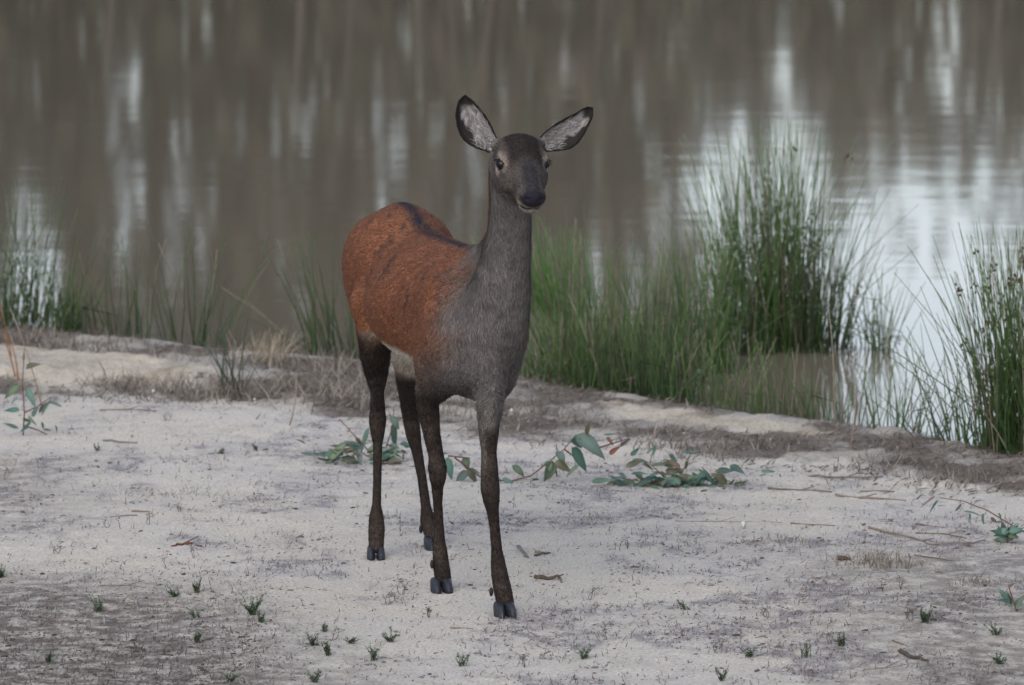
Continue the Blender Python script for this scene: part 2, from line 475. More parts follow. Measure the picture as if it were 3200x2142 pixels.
# ------------------------------------------------------------------ the deer: one continuous body grown from a distance field
class Field:
    def __init__(self, lo, hi, h):
        self.lo = np.array(lo, float); self.h = h
        self.n = np.ceil((np.array(hi) - self.lo) / h).astype(int) + 1
        self.D = np.full(tuple(self.n), 1.0, np.float32)
    def _box(self, lo, hi):
        a = np.clip(np.floor((np.array(lo) - self.lo) / self.h).astype(int), 0, self.n - 1)
        b = np.clip(np.ceil((np.array(hi) - self.lo) / self.h).astype(int) + 1, 0, self.n)
        ax = [(self.lo[i] + self.h * np.arange(a[i], b[i])).astype(np.float32) for i in range(3)]
        return (slice(a[0], b[0]), slice(a[1], b[1]), slice(a[2], b[2])), np.meshgrid(*ax, indexing='ij', sparse=True)
    def _put(self, sl, d, k, cut=False):
        a = self.D[sl]
        if cut:
            d = -d
            h = np.clip(.5 - .5 * (d - a) / k, 0, 1); h = np.clip(.5 - .5 * (a - d) / k, 0, 1)
            self.D[sl] = a + (d - a) * h + k * h * (1 - h)
        else:
            h = np.clip(.5 + .5 * (d - a) / k, 0, 1)
            self.D[sl] = d + (a - d) * h - k * h * (1 - h)
    def cone(self, p0, p1, r0, r1, k=.03, cut=False):
        p0 = np.array(p0, float); p1 = np.array(p1, float); m = max(r0, r1) + 2.2 * k + 2 * self.h
        sl, (x, y, z) = self._box(np.minimum(p0, p1) - m, np.maximum(p0, p1) + m)
        d = p1 - p0; L2 = d @ d + 1e-12
        px, py, pz = x - np.float32(p0[0]), y - np.float32(p0[1]), z - np.float32(p0[2])
        t = np.clip((px * np.float32(d[0]) + py * np.float32(d[1]) + pz * np.float32(d[2])) / np.float32(L2), 0, 1)
        dist = np.sqrt((px - t * np.float32(d[0])) ** 2 + (py - t * np.float32(d[1])) ** 2 + (pz - t * np.float32(d[2])) ** 2) - (r0 + t * np.float32(r1 - r0))
        self._put(sl, dist, k, cut)
    def ell(self, c, r, B=None, k=.03, cut=False):
        """ellipsoid; B rows are its axes"""
        c = np.array(c, float); r = np.array(r, float)
        B = np.eye(3) if B is None else np.array(B, float)
        ext = np.sqrt(((B * r[:, None]) ** 2).sum(0)) + 2.2 * k + 2 * self.h
        sl, (x, y, z) = self._box(c - ext, c + ext)
        px, py, pz = x - np.float32(c[0]), y - np.float32(c[1]), z - np.float32(c[2])
        k0 = 0; k1 = 0
        for i in range(3):
            q = px * np.float32(B[i, 0]) + py * np.float32(B[i, 1]) + pz * np.float32(B[i, 2])
            k0 = k0 + (q / np.float32(r[i])) ** 2; k1 = k1 + (q / np.float32(r[i] ** 2)) ** 2
        k0 = np.sqrt(k0); k1 = np.sqrt(k1) + 1e-6
        self._put(sl, k0 * (k0 - 1) / k1, k, cut)
    def chain(self, pts, k=.02):
        P = np.array([p for p, r in pts]); R = np.array([r for p, r in pts]); m = R.max() + 2.2 * k + 2 * self.h
        sl, (x, y, z) = self._box(P.min(0) - m, P.max(0) + m)
        tot = None
        for (p0, r0), (p1, r1) in zip(pts[:-1], pts[1:]):
            d = np.array(p1) - np.array(p0); L2 = d @ d + 1e-12
            px, py, pz = x - np.float32(p0[0]), y - np.float32(p0[1]), z - np.float32(p0[2])
            t = np.clip((px * np.float32(d[0]) + py * np.float32(d[1]) + pz * np.float32(d[2])) / np.float32(L2), 0, 1)
            te = t * t * (3 - 2 * t) * .5 + t * .5
            g = np.sqrt((px - t * np.float32(d[0])) ** 2 + (py - t * np.float32(d[1])) ** 2 + (pz - t * np.float32(d[2])) ** 2) - (r0 + te * np.float32(r1 - r0))
            tot = g if tot is None else np.minimum(tot, g)
        self._put(sl, tot, k)
    def mesh(self):
        """surface nets"""
        D = self.D; neg = D < 0
        n = self.n - 1
        cnt = np.zeros(tuple(n), np.int8)
        for a in (0, 1):
            for b in (0, 1):
                for c in (0, 1): cnt += neg[a:a + n[0], b:b + n[1], c:c + n[2]]
        act = np.argwhere((cnt > 0) & (cnt < 8))
        idx = np.full(tuple(n), -1, np.int32); idx[tuple(act.T)] = np.arange(len(act))
        acc = np.zeros((len(act), 3)); num = np.zeros(len(act))
        corners = [(a, b, c) for a in (0, 1) for b in (0, 1) for c in (0, 1)]
        val = {c: D[act[:, 0] + c[0], act[:, 1] + c[1], act[:, 2] + c[2]].astype(float) for c in corners}
        for c in corners:
            for ax in range(3):
                if c[ax] == 0:
                    e = list(c); e[ax] = 1; e = tuple(e)
                    v0, v1 = val[c], val[e]; mk = (v0 < 0) != (v1 < 0)
                    t = np.where(mk, v0 / np.where(mk, v0 - v1, 1), 0)
                    p = np.array(c, float)[None, :].repeat(len(act), 0); p[:, ax] += t
                    acc += p * mk[:, None]; num += mk
        V = self.lo + self.h * (act + acc / num[:, None])
        faces = []
        for ax in range(3):
            o1, o2 = (ax + 1) % 3, (ax + 2) % 3
            s0 = [slice(None)] * 3; s1 = [slice(None)] * 3
            s0[ax] = slice(0, -1); s1[ax] = slice(1, None)
            A, Bn = neg[tuple(s0)], neg[tuple(s1)]
            e = np.argwhere(A != Bn)
            ok = (e[:, o1] > 0) & (e[:, o2] > 0) & (e[:, o1] < n[o1]) & (e[:, o2] < n[o2]); e = e[ok]
            flip = ~A[tuple(e.T)]
            def c(d1, d2):
                g = e.copy(); g[:, o1] -= d1; g[:, o2] -= d2
                return idx[tuple(g.T)]
            qd = np.stack([c(1, 1), c(0, 1), c(0, 0), c(1, 0)], 1)
            qd[flip] = qd[flip][:, ::-1]
            faces.append(qd)
        return V, np.concatenate(faces)

YAW = math.radians(15.5)
BF = np.array([math.sin(YAW), -math.cos(YAW), 0]); BL = np.array([math.cos(YAW), math.sin(YAW), 0]); BU = np.array([0, 0, 1.0])
BO = np.array([-.125, .33, 0])
BB = np.stack([BF, BL, BU])
def body(u, v, w): return BO + BF * u + BL * v + BU * w
def A(px, py, Y): return np.array(at(px, py, Y))
def tilt(ang):      # body frame pitched by ang about the lateral axis
    c, s = math.cos(ang), math.sin(ang)
    return np.stack([BF * c + BU * s, BL, BU * c - BF * s])

HY, HP = math.radians(12), math.radians(27)
HN = np.array([math.cos(HP) * math.sin(HY), -math.cos(HP) * math.cos(HY), -math.sin(HP)])
HB = np.array([math.sin(HP) * math.sin(HY), -math.sin(HP) * math.cos(HY), math.cos(HP)])
HA = np.array([math.cos(HY), math.sin(HY), 0])
_rl = math.radians(-1.5)
HA, HB = HA * math.cos(_rl) + HB * math.sin(_rl), HB * math.cos(_rl) - HA * math.sin(_rl)
HE = A(1632, 512, -.10)
HM = np.stack([HA, HB, HN])
def head(a, b, n): return HE + HA * a + HB * b + HN * n

F = Field((-.66, -.36, -.005), (.16, 1.58, 1.60), .0042)
# trunk
F.ell(body(-.36, 0, .905), (.42, .175, .210), tilt(-.02), .05)
F.ell(body(-.54, -.01, .885), (.28, .198, .182), tilt(.06), .06)
F.ell(body(-.86, -.01, .985), (.27, .178, .185), tilt(.10), .06)
F.ell(body(-.10, 0, .93), (.24, .14, .18), tilt(0), .06)
F.ell(body(-.28, -.01, .80), (.26, .125, .128), tilt(-.06), .05)
F.cone(body(-.90, 0, 1.122), body(-.45, 0, 1.050), .045, .035, .05)
F.cone(body(-.45, 0, 1.050), body(-.02, .02, 1.075), .035, .038, .05)
F.ell(body(.10, -.01, .845), (.16, .125, .17), tilt(.2), .06)
F.ell(body(.06, -.02, .745), (.20, .085, .070), tilt(.1), .05)
for s in (-1, 1):
    F.ell(body(-.96, s * .095, .93), (.14, .080, .17), tilt(.15), .06)                      # thigh
    sh = -.098 if s < 0 else .058
    F.ell(body(.00, sh, .90), (.12, .060, .17), tilt(-.35), .08)                             # shoulder blade
    F.ell(body(.07, sh, .82), (.10, .062, .11), tilt(-.4), .07)                              # point of shoulder
F.ell(body(-.05, -.112, .74), (.085, .055, .11), tilt(.3), .06)                              # upper arm
F.ell(body(.10, .035, .76), (.09, .060, .11), tilt(.1), .06)
F.cone(body(-1.10, 0, 1.06), body(-1.16, 0, .93), .035, .02, .03)                            # tail
# neck
nk = [(A(1600, 535, .00), .058), (A(1597, 640, .05), .059), (A(1594, 720, .08), .062), (A(1582, 815, .115), .075), (A(1562, 920, .15), .096), (A(1540, 1030, .17), .108)]
F.chain(nk, .05)
F.chain([(A(1585, 500, .045), .040), (A(1590, 620, .11), .041), (A(1586, 715, .16), .045), (A(1558, 790, .23), .060), (A(1500, 860, .31), .075)], .07)
# front legs (image left, image right) and hind legs: centre pixel, depth, radius
def leg(pts, k=.03): F.chain([(A(x, y, Y), r) for x, y, Y, r in pts], k)
leg([(1405, 1130, .42, .058), (1345, 1215, .45, .042), (1336, 1262, .46, .0365), (1350, 1362, .47, .0275), (1363, 1425, .475, .0245), (1367, 1463, .470, .0305), (1368, 1490, .474, .0275),
     (1367, 1525, .485, .0190), (1368, 1573, .49, .0150), (1371, 1626, .495, .0150), (1373, 1690, .50, .0185), (1375, 1722, .50, .0235), (1377, 1752, .49, .0255), (1381, 1782, .487, .0270), (1385, 1812, .488, .0262)])
leg([(1515, 1130, .12, .060), (1530, 1205, .11, .046), (1532, 1256, .105, .0395), (1527, 1340, .10, .033), (1528, 1415, .095, .0240), (1530, 1480, .088, .0275), (1532, 1530, .085, .0300), (1535, 1560, .088, .0265),
     (1540, 1600, .094, .0190), (1546, 1650, .098, .0160), (1552, 1715, .10, .0172), (1557, 1765, .10, .0235), (1562, 1800, .09, .0265), (1571, 1845, .082, .0285), (1579, 1884, .080, .0275)])
leg([(1172, 955, 1.04, .085), (1170, 1025, 1.03, .060), (1172, 1100, 1.05, .049), (1176, 1165, 1.09, .039), (1179, 1232, 1.13, .0225), (1180, 1278, 1.165, .0255), (1180, 1316, 1.17, .0295), (1180, 1350, 1.16, .0240), (1180, 1392, 1.15, .0155),
     (1179, 1500, 1.13, .0140), (1177, 1575, 1.115, .0150), (1176, 1622, 1.10, .0250), (1177, 1655, 1.085, .0275), (1176, 1680, 1.082, .0265), (1176, 1706, 1.082, .0250)])
leg([(1285, 1090, 1.20, .066), (1275, 1180, 1.25, .042), (1278, 1262, 1.31, .030), (1284, 1310, 1.34, .028), (1291, 1355, 1.34, .0255), (1303, 1410, 1.33, .0185),
     (1318, 1490, 1.32, .0155), (1330, 1575, 1.31, .0165), (1337, 1630, 1.30, .0260), (1344, 1656, 1.293, .0245), (1353, 1684, 1.288, .0225)])
# the cleft between the two toes
for (x0, y0, Y0, x1, y1, Y1) in ((1386, 1828, .446, 1381, 1775, .458), (1583, 1900, .036, 1570, 1845, .050), (1176, 1718, 1.042, 1176, 1660, 1.053), (1356, 1698, 1.252, 1348, 1655, 1.262)):
    F.cone(A(x0, y0, Y0), A(x1, y1, Y1), .0065, .003, .006, True)
# head
F.ell(head(0, -.010, -.02), (.068, .062, .090), HM, .02)
F.ell(head(0, .018, -.030), (.066, .032, .070), HM, .025)
F.ell(head(0, .026, -.050), (.050, .034, .050), HM, .03)
F.cone(head(0, .000, .02), head(0, -.012, .160), .052, .034, .03)
F.cone(head(0, -.075, -.04), head(0, -.052, .135), .048, .025, .03)
for s in (-1, 1):
    F.ell(head(s * .048, -.040, .005), (.030, .045, .070), HM, .025)
    F.ell(head(s * .062, .026, -.004), (.018, .011, .028), HM, .012)
    F.ell(head(s * .054, -.026, .022), (.020, .014, .034), HM, .015)
    F.cone(head(s * .040, .010, -.060), head(s * .066, .016, -.080), .036, .020, .025)
F.ell(head(0, -.022, .155), (.043, .035, .040), HM, .02)
F.ell(head(0, -.006, .180), (.038, .022, .022), HM, .012)
F.ell(head(0, -.057, .143), (.030, .017, .038), HM, .012)
for s in (-1, 1):
    F.ell(head(s * .073, .003, .006), (.017, .0192, .0215), HM, .005, True)       # eye socket
    F.ell(head(s * .022, -.004, .199), (.0085, .0055, .010), HM, .005, True)       # nostril
    F.cone(head(s * .004, -.046, .183), head(s * .044, -.042, .115), .0035, .003, .006, True)   # mouth line
dv, df = F.mesh()
# soften
E0 = np.concatenate([df[:, [0, 1]], df[:, [1, 2]], df[:, [2, 3]], df[:, [3, 0]]])
deg = np.bincount(E0.ravel(), minlength=len(dv)).astype(float)
def smooth_pass(V, wgt):
    s = np.zeros_like(V)
    for k in range(3):
        s[:, k] = np.bincount(E0[:, 0], V[E0[:, 1], k], len(V)) + np.bincount(E0[:, 1], V[E0[:, 0], k], len(V))
    return V + (s / deg[:, None] - V) * wgt[:, None]
hd = (dv - HE) @ HM.T
wg = np.where((dv[:, 2] > .72) & (np.linalg.norm(hd, axis=1) > .26), .6, .0)
for _ in range(8): dv = smooth_pass(dv, wg)
for _ in range(2): dv = smooth_pass(dv, np.full(len(dv), .35))
# normals
fn = np.cross(dv[df[:, 2]] - dv[df[:, 0]], dv[df[:, 3]] - dv[df[:, 1]])
vn = np.zeros_like(dv)
for i in range(4):
    for k in range(3): vn[:, k] += np.bincount(df[:, i], fn[:, k], len(dv))
vn /= np.linalg.norm(vn, axis=1)[:, None] + 1e-9

def lerp(a, b, t): return a + (np.array(b)[None, :] - a) * t[:, None]
def coat(P, N, want_g=False):
    """coat colour from where on the animal a point is"""
    B = (P - BO) @ BB.T; u, v, w = B.T
    H = (P - HE) @ HM.T; a, b, n = H.T
    nz = vnoise(P, 9, 31, 3) - .5; nzf = vnoise(P, 45, 32, 3) - .5
    c = np.tile(np.array([.190, .080, .046]), (len(P), 1))
    c = lerp(c, (.195, .084, .038), sstep(.95 - w + nz * .1, .02, .18) * .5 * (1 - sstep(-u, .7, .85)))                    # more orange low on the flank
    c = lerp(c, (.055, .032, .026), sstep(nz + nzf * .5, .13, .30) * .75)                       # dark smudges
    hl0, hl1 = A(1170, 1000, 1.03), A(1178, 1200, 1.10); hl = hl1 - hl0
    tl = np.clip(((P - hl0) @ hl) / (hl @ hl), -1, 3); dl = np.linalg.norm(P - hl0 - tl[:, None] * hl, axis=1)
    offleg = sstep(dl, .062, .075)
    wth = np.interp(u, [-.9, -.75, -.6, -.3, -.1], [.83, .80, .765, .758, .755])
    c = lerp(c, (.50, .45, .39), sstep(wth - w + nz * .03, -.012, .015) * sstep(-.06 - u, 0, .06) * offleg * (1 - sstep(-u, .86, .95)))   # belly
    # dark line down the spine, mottled beside it on the rump
    top = np.interp(u, [-1.2, -1.0, -.85, -.45, 0, .2], [1.10, 1.165, 1.175, 1.09, 1.115, 1.1])
    line = (1 - sstep(np.abs(v) + nz * .022 + nzf * .030, .004, .038)) * (.72 + .5 * sstep(nzf, -.1, .15)) * sstep(w - top, -.09, -.03)
    spot = sstep(nzf, .02, .18) * (1 - sstep(np.abs(v), .05, .12)) * sstep(w - top, -.12, -.04) * sstep(-u, .45, .6)
    c = lerp(c, (.045, .034, .032), spot * .85)
    c = lerp(c, (.20, .125, .07), sstep(-nzf, .08, .2) * (1 - sstep(np.abs(v), .05, .10)) * sstep(w - top, -.12, -.04) * sstep(-u, .5, .65) * .7)
    c = lerp(c, (.025, .024, .032), np.clip(line, 0, 1))
    # grey neck and chest
    front = u + .25 * (w - .9) * 0 + np.clip(1.0 - w, -.3, .3) * -.05
    pm = math.sin(YAW) * u - math.cos(YAW) * np.abs(v)
    g = sstep(pm - np.interp(w, [.60, .78, .93, 1.02, 1.1], [-.165, -.110, -.042, .018, .060]) + nz * .10, -.12, .085)
    neck = sstep(w, 1.02, 1.16) * sstep(u, .03, .10)
    ridge = sstep(-(v + .02), .035, .065) * 0
    g = np.maximum(g, neck)
    g = np.maximum(g, sstep(u, .10, .18) * sstep(w, .84, .92))
    grey = np.tile(np.array([.138, .126, .124]), (len(P), 1))
    grey = lerp(grey, (.088, .078, .076), sstep(nz + (.98 - w) * .5, .0, .16) * .6)
    c = lerp(c, (.095, .058, .043), sstep(g, .02, .40) * .65)
    c = c + (grey - c) * g[:, None]
    # red-brown nape along the back of the neck
    nape = sstep(N @ -BF, .10, .55) * sstep(w, 1.06, 1.14) * (np.linalg.norm(H, axis=1) > .17)
    c = lerp(c, (.20, .080, .050), nape)
    # brisket, between the front legs
    c = lerp(c, (.135, .125, .118), sstep(.715 - w, 0, .03) * (1 - sstep(np.abs(v + .06), .045, .075)) * sstep(u, -.2, -.1))
    # legs
    lg = sstep(.70 - w + nz * .05 + .03 * sstep(u, -.3, 0), .0, .09) * (np.abs(v) > .055)
    lg = np.maximum(lg, sstep(.62 - w, 0, .05))
    lg = np.maximum(lg, (1 - offleg) * sstep(.80 - w, 0, .05) * (u < -.6))
    lc = np.tile(np.array([.031, .0235, .0205]), (len(P), 1))
    lc = lerp(lc, (.047, .036, .031), sstep(nz, .0, .2))
    c = c + (lc - c) * lg[:, None]
    inner = sstep(-N[:, 0] + nz * .5, .15, .65) * sstep(w, .36, .52) * (1 - sstep(w, .64, .70)) * (P[:, 0] > -.16) * (P[:, 1] < .25)
    c = lerp(c, (.10, .088, .08), inner * .8)
    # head
    hm = 1 - sstep(np.linalg.norm((H - np.array([0, -.03, .05])) / np.array([.115, .125, .195]), axis=1), .96, 1.08)
    hm = hm * (n > -.14) 
    fc = np.tile(np.array([.066, .055, .050]), (len(P), 1))
    fc = lerp(fc, (.021, .016, .0145), sstep(b, .008, .026) * (1 - sstep(np.abs(a), .042, .060)) * (1 - sstep(n, .03, .075)))     # forehead
    fc = lerp(fc, (.030, .027, .030), (1 - sstep(np.abs(a), .014, .034)) * sstep(n, .03, .06) * sstep(b, -.01, .02))                # bridge
    fc = lerp(fc, (.045, .036, .031), sstep(n, .03, .08) * sstep(-b, .03, .06) * sstep(np.abs(a), .03, .05) * (.5 + nz))
    ey = np.stack([np.abs(a) - .067, b - .001, n - .004], 1)
    re = np.linalg.norm(ey / np.array([1, 1.0, 1.15]), axis=1)
    fc = lerp(fc, (.215, .172, .148), (1 - sstep(re, .026, .044)) * (.35 + .65 * sstep(np.abs(b), .008, .02)))
    fc = lerp(fc, (.03, .022, .02), (1 - sstep(re, .018, .024)))
    tear = (1 - sstep(np.abs(b + .012 + (n - .03) * .1), .004, .012)) * sstep(n, .024, .032) * (1 - sstep(n, .05, .065)) * sstep(np.abs(a), .03, .045)
    fc = lerp(fc, (.035, .028, .026), tear * .8)
    fc = lerp(fc, (.24, .21, .19), (1 - sstep(np.linalg.norm((H - np.array([0, -.04, .165])) / np.array([.06, .028, .03]), axis=1), .7, 1.1)) * .8)  # muzzle sides
    fc = lerp(fc, (.24, .205, .185), sstep(-b, .048, .058) * sstep(n, .085, .13))                                                # chin
    pad = np.linalg.norm((H - np.array([0, -.007, .188])) / np.array([.038, .026, .032]), axis=1)
    fc = lerp(fc, (.012, .011, .016), 1 - sstep(pad, .92, 1.12))
    fc = lerp(fc, (.02, .016, .016), (1 - sstep(np.abs(b + .043), .003, .006)) * sstep(n, .10, .125))
    c = c + (fc - c) * hm[:, None]
    c *= (1 + nzf * .6 + nz * .25)[:, None]
    return (np.clip(c, .004, .9), g) if want_g else np.clip(c, .004, .9)
dcol = coat(dv, vn)
M_hide = mat_vcol('deer_hide', 0.75, 0.15, 120, 0.25)
M_fur = mat_vcol('deer_fur', 0.75, 0.12, 200, 0.1)
_nt = M_fur.node_tree; _pb = _nt.nodes['Principled BSDF']; _out = _nt.nodes['Material Output']
_tr = _nt.nodes.new('ShaderNodeBsdfTranslucent'); _mx = _nt.nodes.new('ShaderNodeMixShader'); _mx.inputs['Fac'].default_value = .30
_nt.links.new(_pb.inputs['Base Color'].links[0].from_socket, _tr.inputs['Color'])
_nt.links.new(_pb.outputs[0], _mx.inputs[1]); _nt.links.new(_tr.outputs[0], _mx.inputs[2]); _nt.links.new(_mx.outputs[0], _out.inputs['Surface'])
deer = empty('deer', body(-.45, 0, 0) * np.array([1, 1, 0]), 'red-brown hind with grey neck and dark legs standing on pale sand, looking at the viewer', 'deer')
deer_body = mesh_obj('body', dv, df, M_hide, deer, dcol)

# short coat: one flat tapering hair per sample, laid along the lie of the coat
def make_fur(name, count):
    tri = np.concatenate([df[:, [0, 1, 2]], df[:, [0, 2, 3]]])
    ar = np.linalg.norm(np.cross(dv[tri[:, 1]] - dv[tri[:, 0]], dv[tri[:, 2]] - dv[tri[:, 0]]), axis=1)
    t = tri[nrg.choice(len(tri), count, p=ar / ar.sum())]
    r1 = np.sqrt(nrg.random(count))[:, None]; r2 = nrg.random(count)[:, None]
    w0, w1, w2 = 1 - r1, r1 * (1 - r2), r1 * r2
    P = dv[t[:, 0]] * w0 + dv[t[:, 1]] * w1 + dv[t[:, 2]] * w2
    N = vn[t[:, 0]] * w0 + vn[t[:, 1]] * w1 + vn[t[:, 2]] * w2
    N /= np.linalg.norm(N, axis=1)[:, None]
    C, gm = coat(P, N, True)
    B = (P - BO) @ BB.T; u, v, w = B.T
    H = (P - HE) @ HM.T
    inhead = (1 - sstep(np.linalg.norm(H / np.array([.11, .14, .21]), axis=1), .9, 1.1))
    eye = np.linalg.norm(np.stack([np.abs(H[:, 0]) - .067, H[:, 1] - .002, H[:, 2] - .004], 1), axis=1) < .0225
    pad = np.linalg.norm((H - np.array([0, -.010, .188])) / np.array([.036, .028, .032]), axis=1) < 1
    legm = sstep(.68 - w, 0, .08)
    neckm = gm * sstep(w, .72, .9) * (1 - inhead)
    fl = -.85 * BF[None, :] - .55 * BU[None, :]
    fl = np.tile(fl, (count, 1))
    fl = fl + neckm[:, None] * (np.array(-BU * 1.2 + BF * .6)[None, :] - fl)
    fl = fl + legm[:, None] * (np.array(-BU - BF * .15)[None, :] - fl)
    fl = fl + inhead[:, None] * ((-HN - HB * .25)[None, :] + HA[None, :] * np.sign(H[:, :1]) * .3 - fl)
    fl = fl + nrg.normal(0, .28, (count, 3))
    fl -= N * (fl * N).sum(1)[:, None]; fl /= np.linalg.norm(fl, axis=1)[:, None] + 1e-9
    L = .016 + .006 * neckm - .009 * legm - .009 * inhead + .010 * sstep(.74 - w, 0, .03) * (w > .62)
    L = L * nrg.uniform(.55, 1.25, count)
    lift = .30 + .14 * neckm + .02 * legm + .04 * inhead
    d = fl + N * (lift * nrg.uniform(.5, 1.4, count))[:, None]; d /= np.linalg.norm(d, axis=1)[:, None]
    sd_ = np.cross(d, N); sd_ /= np.linalg.norm(sd_, axis=1)[:, None] + 1e-9
    wd = (.0010 + .0 * neckm)[:, None]
    keep = ~(eye | pad)
    P, N, C, d, sd_, L, wd, neckm, legm, inhead = P[keep], N[keep], C[keep], d[keep], sd_[keep], L[keep], (wd[keep]), neckm[keep], legm[keep], inhead[keep]
    m = len(P)
    root = P - N * (.0010 - .0008 * legm[:, None] - .0006 * inhead[:, None])
    mid = root + d * (L * .55)[:, None]
    tip = root + d * L[:, None] - N * (L * .12)[:, None]
    V = np.stack([root - sd_ * wd, root + sd_ * wd, mid - sd_ * wd * .8, mid + sd_ * wd * .8, tip], 1).reshape(-1, 3)
    k = nrg.uniform(.5, 1.5, m)
    k = np.where(neckm > .4, .35 + .65 * k, k)
    k = np.where((neckm > .5) & (nrg.random(m) < .30), k * 1.25, k)
    cr = C * (k * (1.38 - .2 * legm + .1 * neckm))[:, None]
    cc = np.stack([cr * .9, cr * .9, cr, cr, cr * 1.1], 1).reshape(-1, 3)
    b = (np.arange(m) * 5)[:, None]
    T = np.concatenate([b + [0, 1, 3], b + [0, 3, 2], b + [2, 3, 4]])
    o = mesh_obj(name, V, T, M_fur, deer, np.clip(cc, 0, .9), smooth=True)
    NN = N + d * .5 + nrg.normal(0, .22, N.shape); NN /= np.linalg.norm(NN, axis=1)[:, None]
    o.data.normals_split_custom_set_from_vertices(np.repeat(NN, 5, 0).tolist())   # hairs catch light like the skin they lie on
    o['kind'] = 'stuff'
    return o
make_fur('fur', 240000)

# eyes
M_eye, _n, _l, _b = new_mat('deer_eye', .08, .22)
_b.inputs['Base Color'].default_value = (.008, .006, .006, 1)
def uv_sphere(c, r, B, nu=20, nv=12):
    v, f = [], []
    for j in range(nv + 1):
        th = math.pi * j / nv
        for i in range(nu):
            ph = 2 * math.pi * i / nu
            p = np.array([math.sin(th) * math.cos(ph) * r[0], math.sin(th) * math.sin(ph) * r[1], math.cos(th) * r[2]])
            v.append(tuple(c + p @ B))
    for j in range(nv):
        for i in range(nu):
            a, b = j * nu + i, j * nu + (i + 1) % nu
            f.append((a, a + nu, b + nu, b))
    return v, f
for s in (-1, 1):
    v, f = uv_sphere(head(s * .0650, .003, .006), (.0200, .0185, .0205), HM)
    mesh_obj('eye', v, f, M_eye, deer)
    # upper lid with lashes
    lash = Strips()
    for i in range(26):
        t = i / 25
        p = Vector(head(s * (.081 - .006 * abs(t - .5) * 2), .015 - .008 * abs(t - .5) * 2, -.013 + .036 * t))
        d = Vector(HA * s * .9 + HB * .5 + HN * (.3 + .5 * (t - .5)) * 1.0 - HB * .3).normalized()
        sde = Vector(HN) * 1.0
        lash.blade([p, p + d * .007, p + d * .013 - Vector(HB) * .003], .0007, sde, (.012, .01, .01))
    lash.build('eyelashes', M_fur, deer, False)

